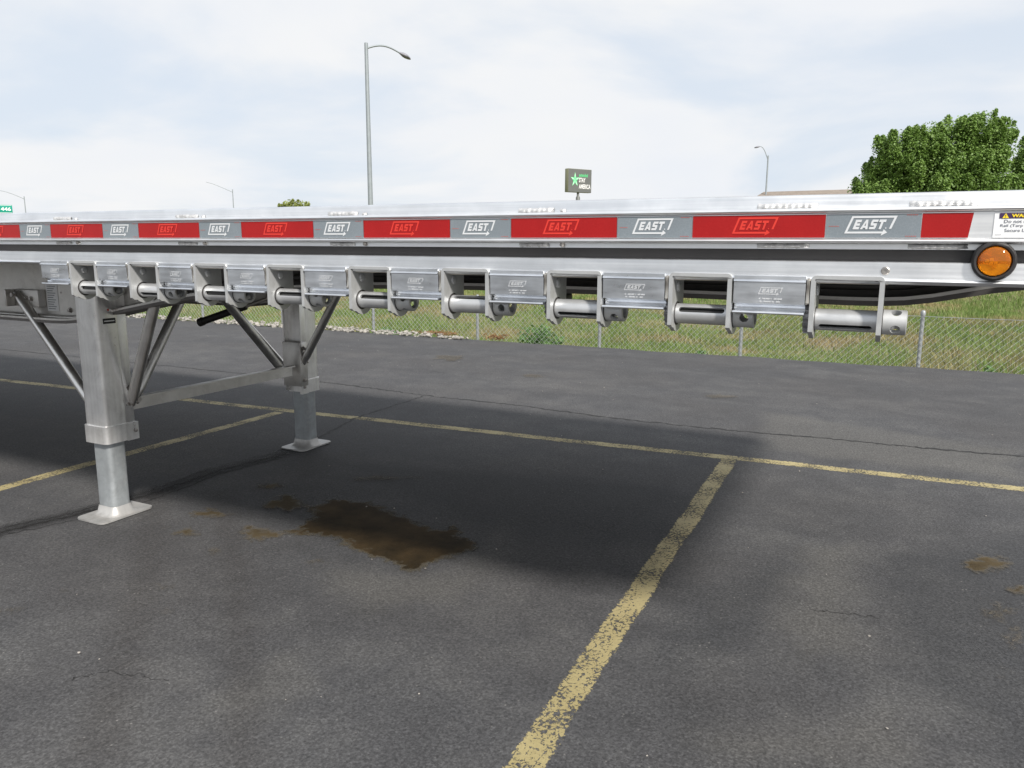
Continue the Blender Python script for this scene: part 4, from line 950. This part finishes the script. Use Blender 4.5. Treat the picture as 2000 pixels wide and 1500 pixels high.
# ---- landing legs
def leg(mx_, dx, dy, parts):
    """near leg in world coordinates; mx_ mirrors it to the far side"""
    def Yf(y): return y if not mx_ else 2 * YC - y
    root = empty('landing_leg', (0, 0, 0)); root.parent = trailer; root.location = Vector((dx, dy, 0))
    def put(mb, nm, mt, **k):
        mb.v = [(x, Yf(y), z) for x, y, z in mb.v]; o = MB.obj(mb, nm, mt, root, **k); o.data.transform(Matrix.Translation(-TO)); return o
    xa, xb, ya, yb = -3.402, -3.252, 2.287, 2.410
    put(MB().prism(rrect(xa, xb, ya, yb, 0.022), 0.44, 1.13, 'z'), 'outer_tube', M_leg, smooth=35)
    for u in (xb - 0.016, xa + 0.004): put(MB().box(u + 0.003, u + 0.0145, 2.380, 2.4435, 0.38, 1.20), 'mounting_flange', M_leg, bevel=0.002)
    mb = MB().prism(rrect(xa - 0.008, xb + 0.008, ya - 0.008, yb + 0.004, 0.026), 0.372, 0.455, 'z'); mb.box(xb - 0.012, xb + 0.0065, 2.395, 2.456, 0.368, 0.452)
    put(mb, 'collar', M_leg, smooth=35)
    put(MB().prism(rrect(-3.386, -3.266, 2.303, 2.399, 0.022), 0.03, 0.44, 'z'), 'inner_tube', M_galv, smooth=35)
    # foot: plate with turned corners and a pressed socket
    pl = rrect(-3.424, -3.228, 2.207, 2.495, 0.03, 3)
    mb = MB().prism(pl, 0.004, 0.012, 'z')
    r1 = rrect(-3.412, -3.240, 2.272, 2.430, 0.05, 4); r2 = rrect(-3.398, -3.254, 2.290, 2.412, 0.036, 4); r3 = rrect(-3.389, -3.263, 2.300, 2.402, 0.024, 4); k = len(mb.v); n = len(r1)
    mb.v += [(x, y, 0.012) for x, y in r1] + [(x, y, 0.024) for x, y in r2] + [(x, y, 0.056) for x, y in r3]
    for q in range(2):
        for i in range(n): a = k + q * n + i; b = k + q * n + (i + 1) % n; mb.f.append((a, b, b + n, a + n))
    put(mb, 'foot_plate', M_foot, smooth=60)
    for x, y, z in ((xb + 0.001, 2.428, 1.075), (xb + 0.001, 2.428, 0.545), (xb + 0.006, 2.436, 0.412), (xb + 0.001, 2.428, 0.62)):
        put(MB().lathe([(0.0, 0), (0.014, 0), (0.014, 0.003), (0.0095, 0.003), (0.0095, 0.012), (0.0, 0.013)], (x - 0.004, y, z), (1, 0, 0), 6), 'bolt', M_bolt)
    if not mx_:
        put(MB().box(xb - 0.001, xb + 0.001, 2.322, 2.386, 0.936, 0.961), 'black_label', M_blackp)
        put(MB().box(xb + 0.0008, xb + 0.0016, 2.328, 2.380, 0.946, 0.951), 'label_text', M_etch)
        put(MB().lathe([(0, 0), (0.006, 0), (0, 0.0012)], (xb, 2.353, 1.000), (1, 0, 0), 10), 'red_spot', M_redmark)
    else:
        put(MB().box(xa + 0.02, xb + 0.012, 2.402, 2.470, 0.42, 0.70), 'gusset', M_beam, bevel=0.004)
        for z in (0.66, 0.46): put(MB().lathe([(0.0, 0), (0.016, 0), (0.016, 0.004), (0.010, 0.004), (0.010, 0.018), (0, 0.019)], (xb + 0.011, 2.440, z), (1, 0, 0), 6), 'bolt', M_bolt)
    return root
leg(False, 0, 0, None); leg(True, -0.05, 0.012, None)

def brace(p, q, r_=0.024, flat=0.05):
    """pipe with flattened ends"""
    p, q = Vector(p), Vector(q); d = (q - p).normalized(); mb = TB(); mb.tube([p + d * flat, q - d * flat], r_, 16); mb.obj('brace_pipe', M_pipe, smooth=50)
    for a, s in ((p, 1), (q, -1)):
        mb = TB(); c0, c1 = a - d * s * 0.012, a + d * s * (flat + 0.03); mb.tube([c0, a + d * s * 0.02, a + d * s * flat, c1], [r_ * 0.72, r_ * 0.86, r_ * 1.0, r_ * 0.98], 12); mb.obj('pipe_end', M_pipe, smooth=60)
        TB().lathe([(0.0, -0.035), (0.012, -0.035), (0.012, -0.027), (0.007, -0.027), (0.007, 0.030), (0.012, 0.030), (0.012, 0.038), (0, 0.038)], a, (0.0, 1, 0) if abs(d.y) < 0.3 else (1, 0, 0), 6).obj('bolt', M_bolt)
brace((-3.99, 2.395, 1.045), (-3.40, 2.375, 0.47))
brace((-3.262, 2.440, 0.545), (-3.00, 2.425, 1.09), 0.025)
brace((-3.290, 2.480, 0.555), (-3.255, 2.86, 1.16), 0.024)
brace((-3.38, 3.590, 0.535), (-3.33, 3.03, 1.10), 0.026)
brace((-3.30, 3.700, 0.570), (-2.98, 3.69, 1.04), 0.025)
brace((-3.46, 3.700, 0.530), (-4.00, 3.69, 1.00), 0.024)
TB().box(-3.335, -3.322, 2.47, 3.62, 0.495, 0.552).box(-3.335, -3.295, 2.47, 3.62, 0.5525, 0.560).obj('cross_bar', M_beam)
TB().box(-4.05, -3.845, 2.405, 2.4435, 0.985, 1.070).box(-4.05, -4.035, 2.36, 2.405, 0.985, 1.070).obj('brace_bracket', M_beam, bevel=0.003)
for x, z in ((-3.90, 1.025), (-3.94, 1.028), (-3.66, 0.975)): TB().lathe([(0, 0), (0.014, 0), (0.014, 0.004), (0.009, 0.004), (0.009, 0.012), (0, 0.013)], (x, 2.405 if x < -3.8 else 2.444, z), (0, -1, 0), 6).obj('bolt', M_bolt)
pl_ = TB().quadmesh([(-3.835, 2.4425, 0.965), (-3.745, 2.4425, 0.965), (-3.745, 2.4425, 1.110), (-3.835, 2.4425, 1.110)], [(0, 1, 2, 3)]).obj('data_plate', M_white)
pr = []
for i in range(12): pr.append(shift(rect(0, 0.045 + 0.02 * ((i * 5) % 3) / 2, 0, 0.0035), -3.825, 1.0985 - i * 0.0112, 2.4412))
q = add('printed_lines', flat_mesh(pr), M_ink, pl_); q.data.transform(Matrix.Translation(-TO))
for x, z in ((-3.72, 1.10), (-3.60, 1.10), (-3.72, 1.06), (-3.60, 1.06)): TB().lathe([(0, 0), (0.005, 0), (0.003, 0.003), (0, 0.003)], (x, 2.444, z), (0, -1, 0), 8).obj('rivet', M_bolt)
# crank handle with black grip on the far leg
def ony(px, py, y):
    d = F * 1500.107 + R * (px - 1000) + U * (750 - py); t = y / d.y; return Vector((d.x * t, y, CAM_H + d.z * t))
c0, c1, c2 = ony(389, 630, 3.35), ony(440, 612, 3.40), ony(480, 598, 3.45)
d_ = (c1 - c0).normalized()
TB().tube([c0, c0 + d_ * 0.03, c0 + d_ * 0.031, c1, c2], [0.026, 0.026, 0.0225, 0.0225, 0.0225], 12).obj('crank_grip', M_blackp, smooth=30)
TB().tube([c2 - d_ * 0.01, c2 + d_ * 0.15, c2 + d_ * 0.15 + Vector((0, 0.05, 0.16))], 0.012, 8).obj('crank_arm', M_bolt, smooth=40)

# ================================================================== STRAP WINCHES
AW = 0.142; TA = 0.0095; ZT = 1.2425; CY, CZ, RD = 0.047, 1.1465, 0.0235
def arm_poly():
    """side plate: straight front, cut corner, round bottom, straight back (y from the front edge)"""
    pts = [(0.0, ZT), (0.0, 1.1225), (0.009, 1.1160)]
    cy, cz, r_ = 0.052, 1.1535, 0.0500
    a0 = math.atan2(1.1135 - cz, 0.018 - cy)
    for i in range(10):
        a = a0 + (math.radians(-14) - a0) * i / 9; pts.append((cy + r_ * math.cos(a), cz + r_ * math.sin(a)))
    pts.append((0.104, 1.170)); pts.append((0.104, ZT)); return [(y, z - CZ) for y, z in pts]
AP = arm_poly(); AP = [(y, z) for y, z in AP]
mb = MB(); mb.prism(AP, 0, TA, 'x'); ME_arm1 = mb
rr_ = 0.011
# one continuous inverted U: outline in x/z with rounded shoulders for the front, cut to the arm shape
def ubracket():
    mb = MB(); zt = ZT - CZ
    mb.prism([(y, min(z, zt - rr_)) for y, z in AP], 0, TA, 'x'); mb.prism([(y, min(z, zt - rr_)) for y, z in AP], AW - TA, AW, 'x')
    out = []; inn = []
    for i in range(6):
        a = PI - (PI / 2) * i / 5; out.append((rr_ + rr_ * math.cos(a), zt - rr_ + rr_ * math.sin(a)))
        ri = rr_ - TA * 0.78; inn.append((rr_ + max(ri, 0.0015) * math.cos(a), zt - rr_ + max(ri, 0.0015) * math.sin(a)))
    out2 = [(AW - x, z) for x, z in out[::-1]]; inn2 = [(AW - x, z) for x, z in inn[::-1]]
    poly = out + out2 + [(AW - TA, zt - rr_)] + inn2 + inn[::-1] + [(TA, zt - rr_)]
    mb.prism(poly, 0.0, 0.104, 'y'); return mb.mesh('bracket', smooth=30)
ME_br = ubracket(); ME_br.materials.append(M_winch)
# drum: slotted tube
def drum():
    mb = MB().lathe([(0.017, 0.0), (RD, 0.0), (RD, AW - 2 * TA + 0.004), (0.017, AW - 2 * TA + 0.004), (0.017, 0.0)], (TA - 0.002, 0, 0), (1, 0, 0), 36)
    L0, L1 = 0.019, AW - 0.018
    c = MB().prism(rrect(L0, L1, -0.0062, 0.0062, 0.006, 4), -0.05, 0.05, 'z')
    me = boolean(mb.mesh('drum'), [c.mesh('c')]); me.materials.clear(); me.materials.append(M_winch2); return me
def cap():
    mb = MB().lathe([(0.016, 0.0), (0.0262, 0.0), (0.0262, 0.0435), (0.0240, 0.0455), (0.0185, 0.0455), (0.0165, 0.043), (0.016, 0.0)], (AW + 0.0015, 0, 0), (1, 0, 0), 40)
    cs = [MB().lathe([(0, -0.06), (0.0100, -0.06), (0.0100, 0.06), (0, 0.06)], (AW + 0.026, 0, 0), (0, math.cos(a), math.sin(a)), 20).mesh('c') for a in (0, PI / 2)]
    me = boolean(mb.mesh('cap'), cs); me.materials.clear(); me.materials.append(M_winch); return me
ME_drum, ME_cap = drum(), cap()
def gear():
    poly = []; n = 12
    for i in range(n):
        a = 2 * PI * i / n
        for da, r_ in ((0.0, 0.0265), (0.03, 0.0325), (0.16, 0.0315), (0.30, 0.0272)): poly.append((r_ * math.cos(a + da), r_ * math.sin(a + da)))
    me = MB().prism(poly, -0.0135, -0.0015, 'x').mesh('ratchet', smooth=25); me.materials.append(M_gear); return me
ME_gear = gear()
pw = [(-0.006, 0.0), (0.004, 0.006), (0.018, 0.002), (0.022, -0.012), (0.017, -0.040), (0.012, -0.050), (0.0, -0.054), (-0.006, -0.050), (-0.002, -0.036), (-0.004, -0.016)]
ME_pawl = MB().prism([(0.006 + y, 0.086 + z) for y, z in pw], -0.0085, -0.0015, 'x').mesh('pawl', bevel=0.001); ME_pawl.materials.append(M_steel)
ME_pin = MB().tube([(-0.012, 0.020, 0.083), (AW + 0.006, 0.020, 0.083)], 0.0042, 10).mesh('pin', smooth=50); ME_pin.materials.append(M_steel)
ME_disc = MB().lathe([(0.0, 0.0), (0.0125, 0.0), (0.0125, 0.0012), (0.0115, 0.003), (0.006, 0.0042), (0, 0.0046)], (TA, 0.050, 0.063), (1, 0, 0), 20).mesh('bolt_head', smooth=60); ME_disc.materials.append(M_winch)
ME_inner_shade = MB().tube([(0.012, 0, 0), (AW - 0.012, 0, 0)], 0.0150, 14).mesh('inner_shade', smooth=50); ME_inner_shade.materials.append(M_blackp)  # added black cylinder, stands in for the shade inside the hollow drum
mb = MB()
for xa_ in (TA, AW): mb.lathe([(0.0225, 0.0), (0.0278, 0.0), (0.0278, 0.0012), (0.0225, 0.0012)], (xa_, 0, 0), (1, 0, 0), 32)  # dark ring around the drum at each arm
ME_ring = mb.mesh('dark_ring', smooth=40); ME_ring.materials.append(M_black)
ORD = ['rightmost strap winch, nearest the amber marker light', 'second strap winch from the amber marker light', 'third strap winch from the amber marker light', 'fourth strap winch from the amber marker light', 'middle one of the nine strap winches, right of the far landing leg', 'strap winch hanging in front of the far landing leg', 'third strap winch from the left, over the black crank grip', 'second strap winch from the left, above the slanted brace pipes', 'leftmost strap winch, hanging in front of the near landing leg']
ANG = [0.62, -0.50, 0.55, -0.95, -0.48, -0.42, -0.10, 0.50, -0.06]     # turn of each drum
CANG = [0.55, 0.10, 0.62, 0.20, -0.45, -0.55, -0.75, 0.35, -0.7]
for i, wx in enumerate(WP):
    w = empty('strap_winch', (wx, D - 0.010, CZ)); tag(w, ORD[i], 'winch', 'strap winches under the side rail')
    for nm, me in (('bracket', ME_br), ('pin', ME_pin), ('pawl', ME_pawl), ('bolt_head', ME_disc)):
        o = bpy.data.objects.new(nm, me); COL.objects.link(o); o.parent = w
    for nm, me, a in (('drum', ME_drum, ANG[i]), ('drum_cap', ME_cap, CANG[i]), ('ratchet_wheel', ME_gear, ANG[i] * 1.3), ('drum_inner_shade', ME_inner_shade, 0.0), ('dark_ring', ME_ring, 0.0)):
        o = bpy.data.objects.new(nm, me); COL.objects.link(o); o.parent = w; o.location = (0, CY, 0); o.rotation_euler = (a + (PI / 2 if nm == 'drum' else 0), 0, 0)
